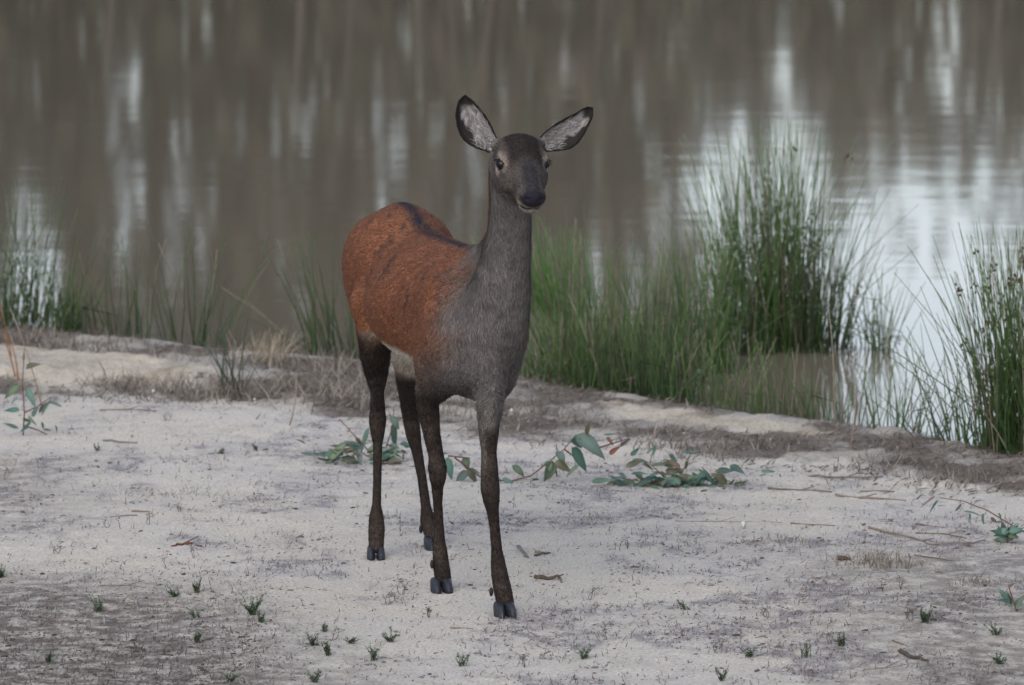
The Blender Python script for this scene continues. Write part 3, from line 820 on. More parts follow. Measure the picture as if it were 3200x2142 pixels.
# ears: cupped shells between the two margins
def make_ear(Lm, Rm, Yb, Yt, cup, dark_side):
    ns, nt = 26, 17
    def samp(pts, s):
        d = [0]
        for (a, b) in zip(pts[:-1], pts[1:]): d.append(d[-1] + math.hypot(b[0] - a[0], b[1] - a[1]))
        d = np.array(d) / d[-1]
        xs = np.interp(s, d, [p[0] for p in pts]); ys = np.interp(s, d, [p[1] for p in pts])
        return xs, ys
    ss = np.linspace(0, 1, ns)
    lx, ly = samp(Lm, ss); rx, ry = samp(Rm, ss)
    for _ in range(2):
        for arr in (lx, ly, rx, ry): arr[1:-1] = arr[1:-1] * .5 + (arr[:-2] + arr[2:]) * .25
    vf, vb, cf, cb = [], [], [], []
    for i, s in enumerate(ss):
        dep = cup * (math.sin(math.pi * min(1, .18 + s * .82)) ** .7)
        for j in range(nt):
            t = j / (nt - 1); tt = 2 * t - 1
            te = .5 + .5 * math.sin(tt * math.pi / 2)
            x = lx[i] + (rx[i] - lx[i]) * te; y = ly[i] + (ry[i] - ly[i]) * te
            Y = Yb + (Yt - Yb) * s + dep * (1 - tt * tt)
            p = A(x, y, Y)
            vf.append(p); back = A(x, y, Y + .004 + .006 * (1 - tt * tt)); vb.append(back)
            e = abs(tt); sidep = tt * dark_side
            nzv = mnoise.noise((x * .045 + 9, y * .045, 0)); nz2 = mnoise.noise((s * 6, tt * 5 + 3, Yb * 10))
            k = .26 + .20 * nz2
            col = np.array([k, k * .95, k * .96])
            dk = max(float(sstep(np.array(e + nzv * .10 + .06 * (s > .5)), .66, .80)) * float(sstep(np.array(s), .10, .22)), float(sstep(np.array(s + nzv * .06), .72, .84)),
                     float(sstep(np.array(sidep + nzv * .22 + .10 * nz2 - abs(s - .42) * .95), .06, .20)))
            br = float(sstep(np.array(nz2 + .4 * (s - .5)), .1, .3)) * (s > .35) * .75
            col = col * (1 - br) + np.array([.07, .05, .04]) * br
            col = col * (1 - dk) + np.array([.020, .016, .016]) * dk
            cf.append(col); cb.append(np.array([.05, .038, .032]))
    n = ns * nt; f = []
    for i in range(ns - 1):
        for j in range(nt - 1):
            a = i * nt + j
            f.append((a, a + 1, a + nt + 1, a + nt)); f.append((n + a, n + a + nt, n + a + nt + 1, n + a + 1))
    rim = [i * nt for i in range(ns)] + [(ns - 1) * nt + j for j in range(1, nt)] + [i * nt + nt - 1 for i in range(ns - 2, -1, -1)] + [j for j in range(nt - 2, 0, -1)]
    for a, b in zip(rim, rim[1:] + rim[:1]): f.append((a, b, n + b, n + a))
    ear = mesh_obj('ear', np.array(vf + vb), f, M_hide, deer, np.array(cf + cb))
    # pale hair inside and short dark fringe round the edge
    tuft = Strips(); hair = Strips()
    G = np.array(vf).reshape(ns, nt, 3)
    for _ in range(260):
        i = int(rng.triangular(0, ns * .66, 3)); j = rng.randrange(2, nt - 2)
        tt = 2 * j / (nt - 1) - 1
        if tt * dark_side > .15 and i > 5: continue
        if abs(tt) > .7: continue
        p = Vector(G[i, j]); up = Vector(G[min(ns - 1, i + 4), j] - G[i, j]).normalized()
        ac = Vector(G[i, nt - 1] - G[i, 0]).normalized()
        d = (up + ac * rng.uniform(-.9, .9) - ac * tt * .5 + Vector((0, -1, 0)) * rng.uniform(.25, .8)).normalized()
        L = rng.uniform(.014, .034); k = rng.uniform(.08, .50)
        tuft.blade([p, p + d * L * .6, p + (d + up * .2) * L], .0009, d.cross(Vector((0, 1, .1))).normalized(), (k, k * .94, k * .93))
    for a in range(900):
        if rng.random() < .5: i, j = rng.randrange(ns), rng.choice([0, nt - 1])
        else: i, j = rng.randrange(ns), rng.choice([0, 1, nt - 2, nt - 1])
        i2 = min(ns - 1, i + 1); q = rng.random()
        p = Vector(G[i, j] * (1 - q) + G[i2, j] * q)
        up = Vector(G[min(ns - 1, i + 3), j] - G[max(0, i - 2), j]).normalized()
        out = Vector(G[i, j] - G[i, nt // 2]).normalized() if 2 < i else Vector((0, 0, 0))
        d = (up + out * rng.uniform(.0, .6) + Vector((rng.gauss(0, .15), rng.gauss(0, .3), rng.gauss(0, .15)))).normalized()
        L = rng.uniform(.005, .010) * (.4 if i > ns - 5 else 1); k = rng.uniform(.6, 1.4)
        hair.blade([p, p + d * L * .6, p + d * L], .0008, d.cross(Vector((0, 1, .1))).normalized(), (.024 * k, .019 * k, .018 * k))
    tuft.build('ear_tuft', M_fur, ear, False)['kind'] = 'stuff'
    hair.build('ear_fringe', M_fur, ear, False)['kind'] = 'stuff'
make_ear([(1530, 478), (1508, 470), (1472, 456), (1444, 431), (1431, 398), (1425, 365), (1429, 333), (1436, 312), (1446, 300), (1454, 299)],
         [(1562, 448), (1546, 422), (1534, 393), (1520, 370), (1508, 353), (1493, 335), (1475, 316), (1465, 305), (1454, 299)], -.035, -.005, .034, -1)
make_ear([(1688, 430), (1692, 424), (1712, 408), (1739, 388), (1766, 373), (1796, 358), (1825, 340), (1842, 333), (1852, 338)],
         [(1700, 474), (1712, 474), (1739, 471), (1776, 467), (1797, 454), (1814, 436), (1834, 400), (1850, 368), (1855, 350), (1852, 338)], -.045, -.02, .030, 1)

# hooves: two claws to a foot, and the small dew claws behind
M_hoof = mat_plain('hoof', (.017, .020, .029), .55, .3, 90, .5, .001)
M_dew = mat_plain('dewclaw', (.020, .017, .017), .6, .2, 90, .4)
def claw(c, fwd, side, wdt, lng, hgt):
    """c: middle of the sole of the claw; outer wall curved, inner wall flat"""
    fwd = fwd.normalized(); lat = Vector((fwd.y * -1, fwd.x, 0)) * 1.0
    lat = Vector((-fwd.y, fwd.x, 0)).normalized() * side
    rings = []
    for (z, sc, sh, back) in ((0, .84, -.02, 1), (.09, .94, -.01, 1), (.35, 1.0, -.04, 1), (.70, .97, -.12, 1), (1.0, .92, -.20, 1), (1.25, .72, -.24, 1)):
        ring = []
        for i in range(14):
            an = 2 * math.pi * i / 14
            x = math.cos(an); y = math.sin(an); y = math.copysign(abs(y) ** .92, y)
            fx_ = x * lng * .5 * sc * (back if x < 0 else 1)
            ly_ = y * wdt * .5 * sc * ((1 - .42 * max(0, x) ** 2) if y > 0 else .94 * (1 - .10 * max(0, x) ** 2))
            ring.append(c + fwd * (fx_ + sh * lng) + lat * ly_ + Vector((0, 0, z * hgt)))
        rings.append(ring)
    v = [tuple(p) for r in rings for p in r]; f = []
    for k in range(len(rings) - 1):
        for i in range(14):
            a, b = k * 14 + i, k * 14 + (i + 1) % 14
            f.append((a, b, b + 14, a + 14))
    f.append(tuple(reversed(range(14)))); f.append(tuple(range((len(rings) - 1) * 14, len(rings) * 14)))
    mesh_obj('hoof', v, f, M_hoof, deer)
def foot(px, py, fw_, wd, dew):
    p = on_ground(px, py); p.z -= .003
    fwd = Vector((math.sin(fw_), -math.cos(fw_), 0)); lat = Vector((-fwd.y, fwd.x, 0))
    for s in (-1, 1):
        f2 = (fwd + lat * s * .05).normalized()
        claw(p + fwd * -.020 + lat * s * wd * .255, f2, s, wd * .475, .078, .037)
    for (x, y, Y) in dew:
        q = A(x, y, Y)
        v, f = uv_sphere(q, (.0065, .009, .015), np.eye(3), 10, 7)
        mesh_obj('dewclaw', v, f, M_dew, deer)
foot(1385, 1856, .22, .074, [(1350, 1764, .47), (1396, 1766, .48)])
foot(1585, 1933, .28, .072, [(1535, 1850, .06), (1580, 1845, .06)])
foot(1175, 1752, .05, .063, [(1160, 1668, 1.09), (1192, 1668, 1.09)])
foot(1362, 1724, .35, .060, [(1315, 1654, 1.30), (1345, 1656, 1.30)])

# ------------------------------------------------------------------ rushes
# landmarks for telling small look-alikes apart: where they stand in the photo and what they are called
LAND = [(1385, 1856, 'the middle front hoof'), (1585, 1933, 'the nearest front hoof'), (1175, 1752, 'the left hind hoof'), (1340, 1720, 'the hidden hind hoof'), (784, 1922, 'the tall twiggy weed'), (307, 1908, 'the bushy dark weed'), (150, 2063, 'the lone corner weed'),
        (1023, 2050, 'the flat bright green weed'), (1220, 2004, 'the mossy green weed'), (1824, 2056, 'the bright weed with an upright stem'), (1712, 1812, 'the chunky dark bark'), (570, 1706, 'the red-brown bark strip'), (2740, 1755, 'the hair-grass tuft'), (2640, 1751, 'the small bark lump'),
        (2860, 2058, 'the curled bark piece'), (2322, 1652, 'the white lump'), (2110, 1500, 'the leafy sprawl'), (1740, 1450, 'the broad-leaved branch'), (1140, 1430, 'the bushy gum sprig'), (72, 1300, 'the left gum seedling'), (3150, 1680, 'the round leafy weed'), (3178, 1890, 'the broad-leaved sprout'),
        (3125, 2070, 'the reddish-green weed'), (2518, 2052, 'the forked green weed'), (2335, 2055, 'the low bottom-right weed'), (2140, 1905, 'the upright thin weed'), (730, 1238, 'the fan-shaped rush tuft'), (380, 1834, 'the thin dark stick'), (390, 1614, 'the short grey stick'), (400, 1284, 'the dark straight far stick'),
        (375, 1384, 'the short brown stick'), (2900, 1700, 'the long curved stick'), (2720, 1562, 'the thick grey stick'), (2893, 1943, 'the olive weed'), (1445, 2080, 'the thin olive weed'), (615, 1850, 'the flat left weed'), (10, 1806, 'the weed at the left edge'), (480, 1232, 'the white chip on the left bank'),
        (1598, 1290, 'the white chip by the front leg'), (2230, 1320, 'the right sand opening'), (300, 1165, 'the left sand ledge'), (2980, 1440, 'the seed-headed rush clump'), (1650, 1730, 'the grey curled chip'), (1442, 1966, 'the flat grey stick'), (2760, 2090, 'the straight stick'), (2626, 2018, 'the small weed with a twig'), (980, 2132, 'the weed at the bottom edge'),
        (720, 2130, 'the small bottom weed'), (610, 1926, 'the single-stemmed weed'), (615, 2005, 'the round olive weed')]
USED = set()
def where(what, px, py):
    for lx, ly, nm in sorted(LAND, key=lambda q: math.hypot(q[0] - px, (q[1] - py) * 1.6)):
        dx, dy = px - lx, (py - ly) * 1.6
        side = ('right of' if dx > 0 else 'left of') if abs(dx) > 1.6 * abs(dy) else ('below' if dy > 0 else 'above') if abs(dy) > 1.6 * abs(dx) else (('below' if dy > 0 else 'above') + ' and ' + ('right of' if dx > 0 else 'left of'))
        far = '' if math.hypot(dx, dy) < 170 else 'some way '
        t = what + ' ' + far + side + ' ' + nm
        if t not in USED and len(t.split()) <= 16:
            USED.add(t); return t
    return what
GREENS = [(.034, .105, .018), (.055, .140, .022), (.080, .165, .028), (.034, .085, .030), (.055, .110, .034)]
STRAW = [(.22, .185, .14), (.18, .155, .125), (.27, .235, .19), (.14, .115, .09)]
def rush(px, py, n, width, hgt, lean, label, group='rush clumps along the water edge', dry=.15, spread=.5, seeds=0, depth=.25, cat='rushes', thick=1.0, tint=1.0, z=None, hvar=.45, greens=None):
    """a clump: px,py where it stands, width in metres, hgt of the tallest stems"""
    c = ground_at(px, py, WATER_Z if z is None else z)
    if z is None: c.z = max(WATER_Z - .06, gz(c.x, c.y))
    root = empty('rush_clump', c, label, cat, group)
    g = Strips(); d = Strips(); sd = Strips(); nd = ns = 0
    for i in range(n):
        ox = rng.gauss(0, .40) * width * .6; ox = max(-width * .62, min(width * .62, ox)); oy = rng.uniform(-depth, depth) * .8
        p0 = c + Vector((ox, oy, 0)); p0.z = max(gz(p0.x, p0.y), WATER_Z - .06) - .01
        h = hgt * (1 - hvar * rng.random() ** 1.3) * (1 - .35 * (ox / (width * .62)) ** 2)
        if rng.random() < .25: h *= rng.uniform(.35, .7)
        an = ox / (width * .6) * spread * .55 + rng.gauss(lean, .10 + spread * .10)
        if rng.random() < .10: an += rng.choice((-1, 1)) * rng.uniform(.25, .7)
        ay = rng.gauss(0, .13)
        h += c.z * 0
        p1 = p0 + Vector((math.sin(an) * h, math.sin(ay) * h, math.cos(an) * math.cos(ay) * h))
        pts = curve_pts(p0, p1, Vector((-math.sin(an) * h * .10 + rng.gauss(0, .012), rng.gauss(0, .02), 0)), 5)
        if rng.random() < .05: pts = pts[:3] + [pts[2] + Vector((rng.choice((-1, 1)) * h * .16, rng.gauss(0, .03), -h * .02)), pts[2] + Vector((rng.choice((-1, 1)) * h * .26, rng.gauss(0, .05), -h * .14))]
        r = rng.uniform(.0022, .0038) * thick
        if rng.random() < dry:
            col = vary(rng.choice(STRAW), .7, 1.15); nd += 1
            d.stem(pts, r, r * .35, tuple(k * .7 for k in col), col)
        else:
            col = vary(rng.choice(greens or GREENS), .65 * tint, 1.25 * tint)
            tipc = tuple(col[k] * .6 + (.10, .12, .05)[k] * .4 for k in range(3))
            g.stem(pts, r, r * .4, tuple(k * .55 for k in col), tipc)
        if seeds and rng.random() < seeds:
            q = pts[3].lerp(pts[4], rng.uniform(.3, .95)); ns += 1
            for _ in range(rng.randint(3, 7)):
                sd.blob(q + Vector((rng.gauss(0, .008), rng.gauss(0, .006), rng.gauss(0, .014))), .006, .006, .009, (.07, .045, .032))
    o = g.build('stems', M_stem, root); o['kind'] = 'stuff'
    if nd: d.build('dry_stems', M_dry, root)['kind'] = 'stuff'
    if ns: sd.build('seed_heads', M_dry, root, False)['kind'] = 'stuff'
    return root
BRIGHT = [(.045, .17, .020), (.07, .20, .026), (.04, .14, .022)]
# the tall clump at the right, in the water
rush(2440, 1085, 420, .44, 1.12, -.02, 'tallest thick green rush clump, standing in the pale water right of the deer', spread=.22, hvar=.6, seeds=.012)
rush(2330, 1095, 230, .38, 1.06, -.07, 'tall rush clump with straw stems, leaning left against the tallest clump', spread=.25, dry=.3, hvar=.6)
rush(2560, 1092, 120, .26, .80, .05, 'shorter dark rush clump on the right flank of the tallest clump', spread=.3, greens=[(.03, .07, .03), (.05, .07, .035)])
rush(2745, 1088, 60, .16, .44, .0, 'small separate rush tuft in bright water right of the tallest clump', spread=.8, hvar=.6)
# middle belt
rush(2200, 1150, 140, .36, .74, -.04, 'green rush clump just left of the tallest clump', spread=.4)
rush(2080, 1215, 160, .36, .72, .0, 'dark green rush clump in the middle of the belt with a dense foot', spread=.4, tint=.8)
rush(1930, 1200, 110, .36, .74, .05, 'thin rush clump with pale gaps in the middle of the belt', spread=.4, dry=.25)
rush(1800, 1170, 110, .36, .80, -.16, 'loose rush clump leaning left, right of the deer shoulder', spread=.4, dry=.2)
rush(1700, 965, 140, .24, .50, -.05, 'bright fresh green rush clump behind the deer chest', spread=.4, dry=.08, greens=BRIGHT)
rush(1790, 985, 60, .26, .50, -.1, 'fresh green rush fringe beside the bright clump behind the deer', spread=.3, dry=.2, greens=BRIGHT)
rush(1690, 1180, 46, .30, .34, .0, 'sparse short rushes at the bank beside the deer chest', spread=.3)
rush(2290, 1260, 35, .34, .40, .0, 'sparse rushes in front of the tallest clump, near the bank', spread=.3, dry=.3)
rush(2420, 1300, 30, .36, .34, .05, 'sparse grey rushes in shallow water before the tallest clump', spread=.3, dry=.35)
rush(2620, 1335, 30, .40, .36, .05, 'sparse leaning rushes by the wet bank at the right', spread=.5, dry=.3)
rush(2830, 1370, 50, .36, .36, .2, 'thin criss-crossing rushes in bright water at the right', spread=.7, dry=.2)
rush(2990, 1400, 30, .30, .52, -.15, 'thin rushes leaning left beside the clump at the right edge', spread=.7, dry=.2)
# belt standing at the very edge of the bank
rush(1760, 1212, 90, .34, .42, -.05, 'low green rushes at the bank foot right of the deer chest', spread=.4)
rush(1900, 1238, 120, .34, .46, .0, 'dark low rush clump at the bank foot, under the thin gappy clump', spread=.4, tint=.75)
rush(2040, 1256, 130, .34, .40, .02, 'dense low dark rush clump at the bank foot in the middle', spread=.4, tint=.7)
rush(2140, 1282, 40, .34, .36, .0, 'low rushes at the bank foot above the right sand opening', spread=.4, tint=.9)
rush(2330, 1304, 30, .34, .34, .02, 'sparse low rushes above the right sand opening', spread=.4)
rush(2500, 1322, 30, .34, .32, .05, 'sparse low rushes at the right end of the sand opening', spread=.5, dry=.3)
# right edge
rush(3165, 1440, 220, .30, .94, -.05, 'dense dark rush clump with brown seed heads at the right edge', spread=.22, seeds=.05, tint=.85)
rush(3230, 1450, 220, .32, .88, .0, 'dark rush clump cut by the right edge of the photo', spread=.35, seeds=.04, tint=.8)
# left edge
rush(-20, 1040, 80, .34, .74, .05, 'dark rush clump cut by the left edge of the photo', spread=.4, tint=.65, hvar=.6)
rush(110, 1046, 80, .36, .76, .10, 'dark tall rush clump in front of the white water at the left', spread=.4, tint=.6, hvar=.6)
rush(210, 1055, 90, .18, .34, .05, 'short dense green rush tuft on the bank at the left', spread=.5, tint=.8)
rush(330, 1070, 16, .26, .44, .02, 'sparse green stalks on the bank right of the short dense tuft', spread=.5, thick=1.2, tint=.6)
rush(420, 1082, 16, .26, .52, .05, 'upright sparse stalks between the left tufts and the fan tuft', spread=.5, thick=1.2, tint=.6)
rush(600, 1096, 26, .34, .62, .05, 'sparse tall stalks at the water left of the deer', spread=.7, thick=1.2, tint=.6)
rush(1010, 1112, 30, .24, .60, -.26, 'left-leaning stalks at the water just behind the deer rump', spread=.4, thick=1.2, tint=.6)
rush(1105, 1115, 20, .16, .42, -.2, 'short leaning stalks hidden partly by the deer rump', spread=.4, thick=1.2, tint=.6)
rush(1500, 800, 22, .20, .18, -.1, 'few rush tips between the deer back and neck', spread=.4)
# fan tuft on the bank
ft_ = ground_at(730, 1238, .02)
r_ = empty('rush_clump', ft_, 'fan-shaped tuft of bare rush stalks on the dry bank left of the deer', 'rushes', 'rush clumps along the water edge')
g = Strips()
for (tx, ty) in [(560, 795), (600, 930), (640, 860), (690, 1010), (735, 960), (760, 1040), (835, 725), (660, 790), (720, 890), (615, 1050), (580, 1000), (700, 1080), (790, 1100), (770, 900), (840, 1090), (655, 1120)]:
    p0 = ft_ + Vector((rng.gauss(0, .022), rng.gauss(0, .02), -.02)); p1 = at(tx, ty, ft_.y + rng.uniform(-.12, .12))
    g.stem(curve_pts(p0, p1, Vector((-(p1.x - p0.x) * .10, 0, 0)), 6), .0034, .0008, (.045, .042, .032), (.05, .095, .05))
g.build('stems', M_stem, r_)['kind'] = 'stuff'

# tall single dry stalks that stand out
STK = [(2590, 965, 2605, 1345), (2675, 1145, 2655, 1415), (2318, 890, 2352, 1050), (2440, 935, 2400, 1075), (925, 1180, 905, 1330), (2050, 760, 2110, 1000), (30, 960, 130, 1270)]
sl_ = ['tall thin straw stalk standing alone in front of the tallest rush clump', 'orange-brown straw stalk rising from the wet bank at the right', 'pale bent straw stem inside the tallest rush clump, its left one',
       'leaning orange straw stem inside the tallest rush clump, its right one', 'short pale stalk on the dry bank left of the deer', 'pale straw stem leaning in the middle of the rush belt',
       'thin stalk leaning over the sand at the left edge']
for (x0, y0, x1, y1), lb in zip(STK, sl_):
    pb = on_ground(x1, y1) if y1 > 1200 else ground_at(x1, y1, WATER_Z)
    s = Strips(); pt = at(x0, y0, pb.y + .02)
    s.stem(curve_pts(pb, pt, Vector((.01, 0, 0)), 5), .0034, .0012, (.17, .13, .09), (.28, .24, .19), sides=5)
    tag(s.build('dry_stalk', M_dry), lb, 'stalk', 'single dry stalks')
# orange stalks at the left edge
for (x0, y0, x1, y1), lb in zip([(0, 1030, 48, 1185), (28, 1050, 56, 1187), (-10, 930, 40, 1150)], ['orange dry stalk leaning left above the seedling', 'second orange dry stalk, right of the leaning one', 'dark bent stalk at the left edge above the seedling']):
    pb = ground_at(x1, y1, .02); s = Strips(); pt = at(x0, y0, pb.y)
    s.stem(curve_pts(pb, pt, Vector((.008, 0, 0)), 5), .0036, .0018, (.22, .10, .035), (.17, .08, .04), sides=5)
    tag(s.build('dry_stalk', M_dry), lb, 'stalk', 'single dry stalks')
# pale dry grass left of the deer
def grass_tuft(px, py, n, w, h, lean, label, cols, group, name='dry_grass_tuft', cat='grass tuft', bw=.0016, up=1.0):
    c = on_ground(px, py); s = Strips()
    for i in range(n):
        p0 = c + Vector((rng.gauss(0, w * .35), rng.gauss(0, w * .3), -.004)); p0.z = gz(p0.x, p0.y) - .004
        hh = h * rng.uniform(.4, 1.0); an = rng.gauss(lean, .5 / up); ay = rng.gauss(0, .4 / up)
        d = Vector((math.sin(an), math.sin(ay), math.cos(an) * math.cos(ay)))
        col = vary(rng.choice(cols), .65, 1.25)
        side = Vector((math.cos(rng.uniform(-.8, .8)), math.sin(rng.uniform(-.8, .8)), 0))
        s.blade([p0, p0 + d * hh * .5, p0 + d * hh + Vector((math.sin(an) * hh * .25, 0, -hh * .08))], bw, side, tuple(k * .7 for k in col), col)
    root = empty(name, c, label, cat, group)
    s.build('blades', M_dry, root, False)['kind'] = 'stuff'
    return root
PALE = [(.42, .36, .28), (.34, .29, .22), (.25, .21, .165)]
GREY = [(.20, .175, .15), (.27, .24, .21), (.13, .11, .095)]
dg = 'dry grass tufts on the bank'
grass_tuft(850, 1140, 60, .14, .20, .35, 'pale straw tuft leaning right on the bank left of the deer', PALE, dg, up=1.6)
grass_tuft(800, 1120, 40, .16, .16, .3, 'pale wispy tuft at the water left of the deer rump', PALE, dg, up=1.4)
grass_tuft(960, 1095, 26, .20, .05, 1.2, 'flattened orange straw at the foot of the leaning stalks', [(.34, .17, .05), (.28, .15, .06)], dg, up=1.0)
grass_tuft(580, 1130, 60, .3, .10, .1, 'low grey tuft on the bank below the sparse tall stalks', GREY, dg)
grass_tuft(1200, 1200, 60, .3, .08, .1, 'low grey tuft on the bank below the deer belly', GREY, dg)
grass_tuft(2740, 1765, 200, .20, .075, .1, 'fine brown hair-grass tuft on the sand at the right', [(.15, .125, .095), (.21, .18, .14)], dg, bw=.0009)
grass_tuft(3060, 1825, 60, .10, .04, .1, 'small brown grass tuft on the sand at the right edge', [(.14, .12, .09)], dg, bw=.0009)
grass_tuft(620, 1545, 90, .30, .035, .1, 'low brown grass patch on the sand left of the deer', GREY, dg, bw=.0009)
grass_tuft(620, 1440, 90, .24, .03, .1, 'low fawn grass patch behind the brown patch at the left', GREY, dg, bw=.0009)
grass_tuft(460, 1545, 70, .22, .03, .1, 'thin brown grass patch at the left on the sand', GREY, dg, bw=.0009)
grass_tuft(2510, 1700, 50, .12, .03, .1, 'tiny brown grass tuft left of the hair-grass tuft', GREY, dg, bw=.0009)
grass_tuft(2395, 1690, 50, .16, .03, .1, 'low grass wisp on the sand below the leafy sprawl', GREY, dg, bw=.0009)
grass_tuft(1860, 1630, 50, .14, .03, .1, 'low brown wisp on the sand right of the front hoof', GREY, dg, bw=.0009)

# plant litter on the bank
for k, (px, py) in enumerate([(300, 1090), (420, 1215), (520, 1235), (640, 1240), (860, 1235), (980, 1230), (1080, 1260), (960, 1150), (1060, 1170), (1380, 1290), (1480, 1290), (1700, 1300), (2080, 1380), (2250, 1400), (2750, 1450), (3000, 1500), (100, 1075), (760, 1250), (1160, 1240)]):
    grass_tuft(px, py, 110, .34, .13 if px < 1200 else .07, rng.uniform(-.3, .3), where('scruffy grey dead grass tuft', px, py), GREY, 'dead grass tufts in the bank litter', bw=.0022, up=.8)
lt = Strips()
for i in range(44000):
    x = rng.uniform(-2.6, 2.5); y = rng.uniform(1.2, 7.2)
    ly = float(np.interp(x, lit_w[:, 0], lit_w[:, 1])); 
    if y < ly - rng.random() ** 2 * .5: continue
    sx = float(np.interp(x, shore_w[:, 0], shore_w[:, 1]))
    if y > sx + .05: continue
    p = Vector((x, y, 0))
    ppx, ppy = 1600 + 16000 * x / (y + 15.75), 0
    lt.c_ = None
    an = rng.uniform(0, math.pi); L = rng.uniform(.014, .065)
    e = rng.random()
    d = Vector((math.cos(an), math.sin(an), rng.uniform(0, .9) if e < .5 else rng.uniform(0, .25))).normalized()
    col = vary(rng.choice([(.15, .13, .115), (.10, .085, .078), (.22, .195, .17), (.06, .048, .042), (.12, .08, .06)]), .5, 1.2)
    p.z = 0.0
    lt.blade([p, p + d * L * .5, p + d * L + Vector((0, 0, -L * .1))], rng.uniform(.0010, .0032), Vector((-d.y, d.x, .3)).normalized(), col)
LV = np.array([tuple(v) for v in lt.v])
base = LV.reshape(-1, 6, 3)[:, 0, :2]
hz_ = height(base[:, 0], base[:, 1])
# keep the bare sand openings clear
spm = np.maximum(poly_mask(base[:, 0], base[:, 1], [(-300, 1112), (0, 1116), (300, 1126), (480, 1152), (680, 1185), (620, 1208), (400, 1203), (200, 1210), (-300, 1190)], .08),
                 poly_mask(base[:, 0], base[:, 1], [(1880, 1274), (2100, 1287), (2350, 1310), (2610, 1352), (2550, 1374), (2350, 1358), (2150, 1334), (1960, 1308)], .08))
hz_ = np.where(vnoise(np.stack([base[:, 0], base[:, 1], base[:, 0] * 0], 1), 4.2, 51, 4) < .36 + .16 * nrg.random(len(spm)), -3, hz_)
hz_ = np.where(spm > .35 + .6 * nrg.random(len(spm)), -3, hz_)
LV = LV + np.repeat(np.stack([hz_ * 0, hz_ * 0, hz_ + .002], 1), 6, 0)
lo_ = mesh_obj('plant_litter', LV, lt.f, M_dry, None, np.array(lt.c), False)
tag(lo_, 'grey-brown dead grass and leaf litter along the bank', 'litter', None, 'stuff')

# crumbs of leaf, bark and dung scattered on the sand (uncountable)
cr = Strips()
NC = 90000
cpx = nrg.uniform(-150, 3350, NC); cpy = 1240 + (2230 - 1240) * nrg.random(NC) ** .8
CP = np.array([tuple(ground_at(x_, y_, 0)) for x_, y_ in zip(cpx, cpy)])
dns = .04 + .62 * crust_at(CP) ** 1.3 + .30 * sstep(vnoise(CP, 16, 41, 2), .58, .72)
dns = np.where(cpx < 1050, np.maximum(dns, .55 * sstep(cpy, 1700, 1900) * sstep(1050 - cpx, 0, 350)), dns)
keep_ = (nrg.random(NC) < dns) & (CP[:, 1] < np.interp(CP[:, 0], lit_w[:, 0], lit_w[:, 1]) + .1)
for p in CP[keep_]:
    p = Vector(p); soil = p.y < -.2 and p.x < -.75
    s = rng.uniform(.0014, .0042) * (2.3 if rng.random() < .09 else 1)
    col = vary(rng.choice([(.09, .075, .068), (.15, .13, .125), (.22, .20, .20), (.13, .12, .13), (.13, .09, .07), (.26, .24, .24)] if not soil else [(.075, .062, .056), (.10, .085, .078), (.06, .05, .046), (.16, .14, .13)]), .5, 1.3)
    an = rng.uniform(0, 3.14)
    if rng.random() < .5:
        d = Vector((math.cos(an), math.sin(an), rng.uniform(0, 1.6))).normalized(); L = rng.uniform(.008, .028)
        cr.blade([p, p + d * L * .5, p + d * L], .0013, Vector((-d.y, d.x, .2)).normalized(), col)
        cr.cnt = 6
    else:
        cr.blob(p, s * rng.uniform(.8, 2.2), s, s * .55, col, an)
CV = np.array([tuple(v) for v in cr.v]); CV[:, 2] += height(CV[:, 0], CV[:, 1]) + .0008
tag(mesh_obj('sand_crumbs', CV, cr.f, M_dry, None, np.array(cr.c), False), 'small crumbs of leaf and bark scattered over the sand', 'litter', None, 'stuff')

# ------------------------------------------------------------------ gum seedlings and fallen leafy branches
def leaf_mesh(wd, fold, bend, red=0.0, seed=0):
    n = 7; v = []; f = []; c = []
    for i in range(n + 1):
        t = i / n
        w = wd * (math.sin(math.pi * t ** .72) ** .85) * (1 - .25 * t) if 0 < t < 1 else 0.003
        zc = -bend * t * t + .01 * math.sin(9 * t + seed)
        for s in (-1, 0, 1):
            v.append((t, s * w * .5, zc + abs(s) * w * fold))
            k = 1.0 + (.35 if s == 0 else 0)
            base = np.array([(.042, .090, .070), (.052, .100, .074), (.060, .086, .052), (.034, .070, .058), (.066, .096, .082), (.072, .074, .045)][seed % 6]) * (1 - red) + np.array([.11, .040, .028]) * red
            c.append(base * k * (1 + .25 * math.sin(seed * 3 + t * 5)))
    for i in range(n):
        a = i * 3
        f += [(a, a + 3, a + 4, a + 1), (a + 1, a + 4, a + 5, a + 2)]
    me = bpy.data.meshes.new('leaf'); me.from_pydata(v, [], f); me.update()
    ca = me.color_attributes.new('Col', 'FLOAT_COLOR', 'POINT')
    ca.data.foreach_set('color', np.concatenate([np.array(c), np.ones((len(v), 1))], 1).astype(np.float32).ravel())
    me.polygons.foreach_set('use_smooth', np.ones(len(me.polygons), bool)); me.materials.append(M_leaf)
    return me
LEAFS = {}
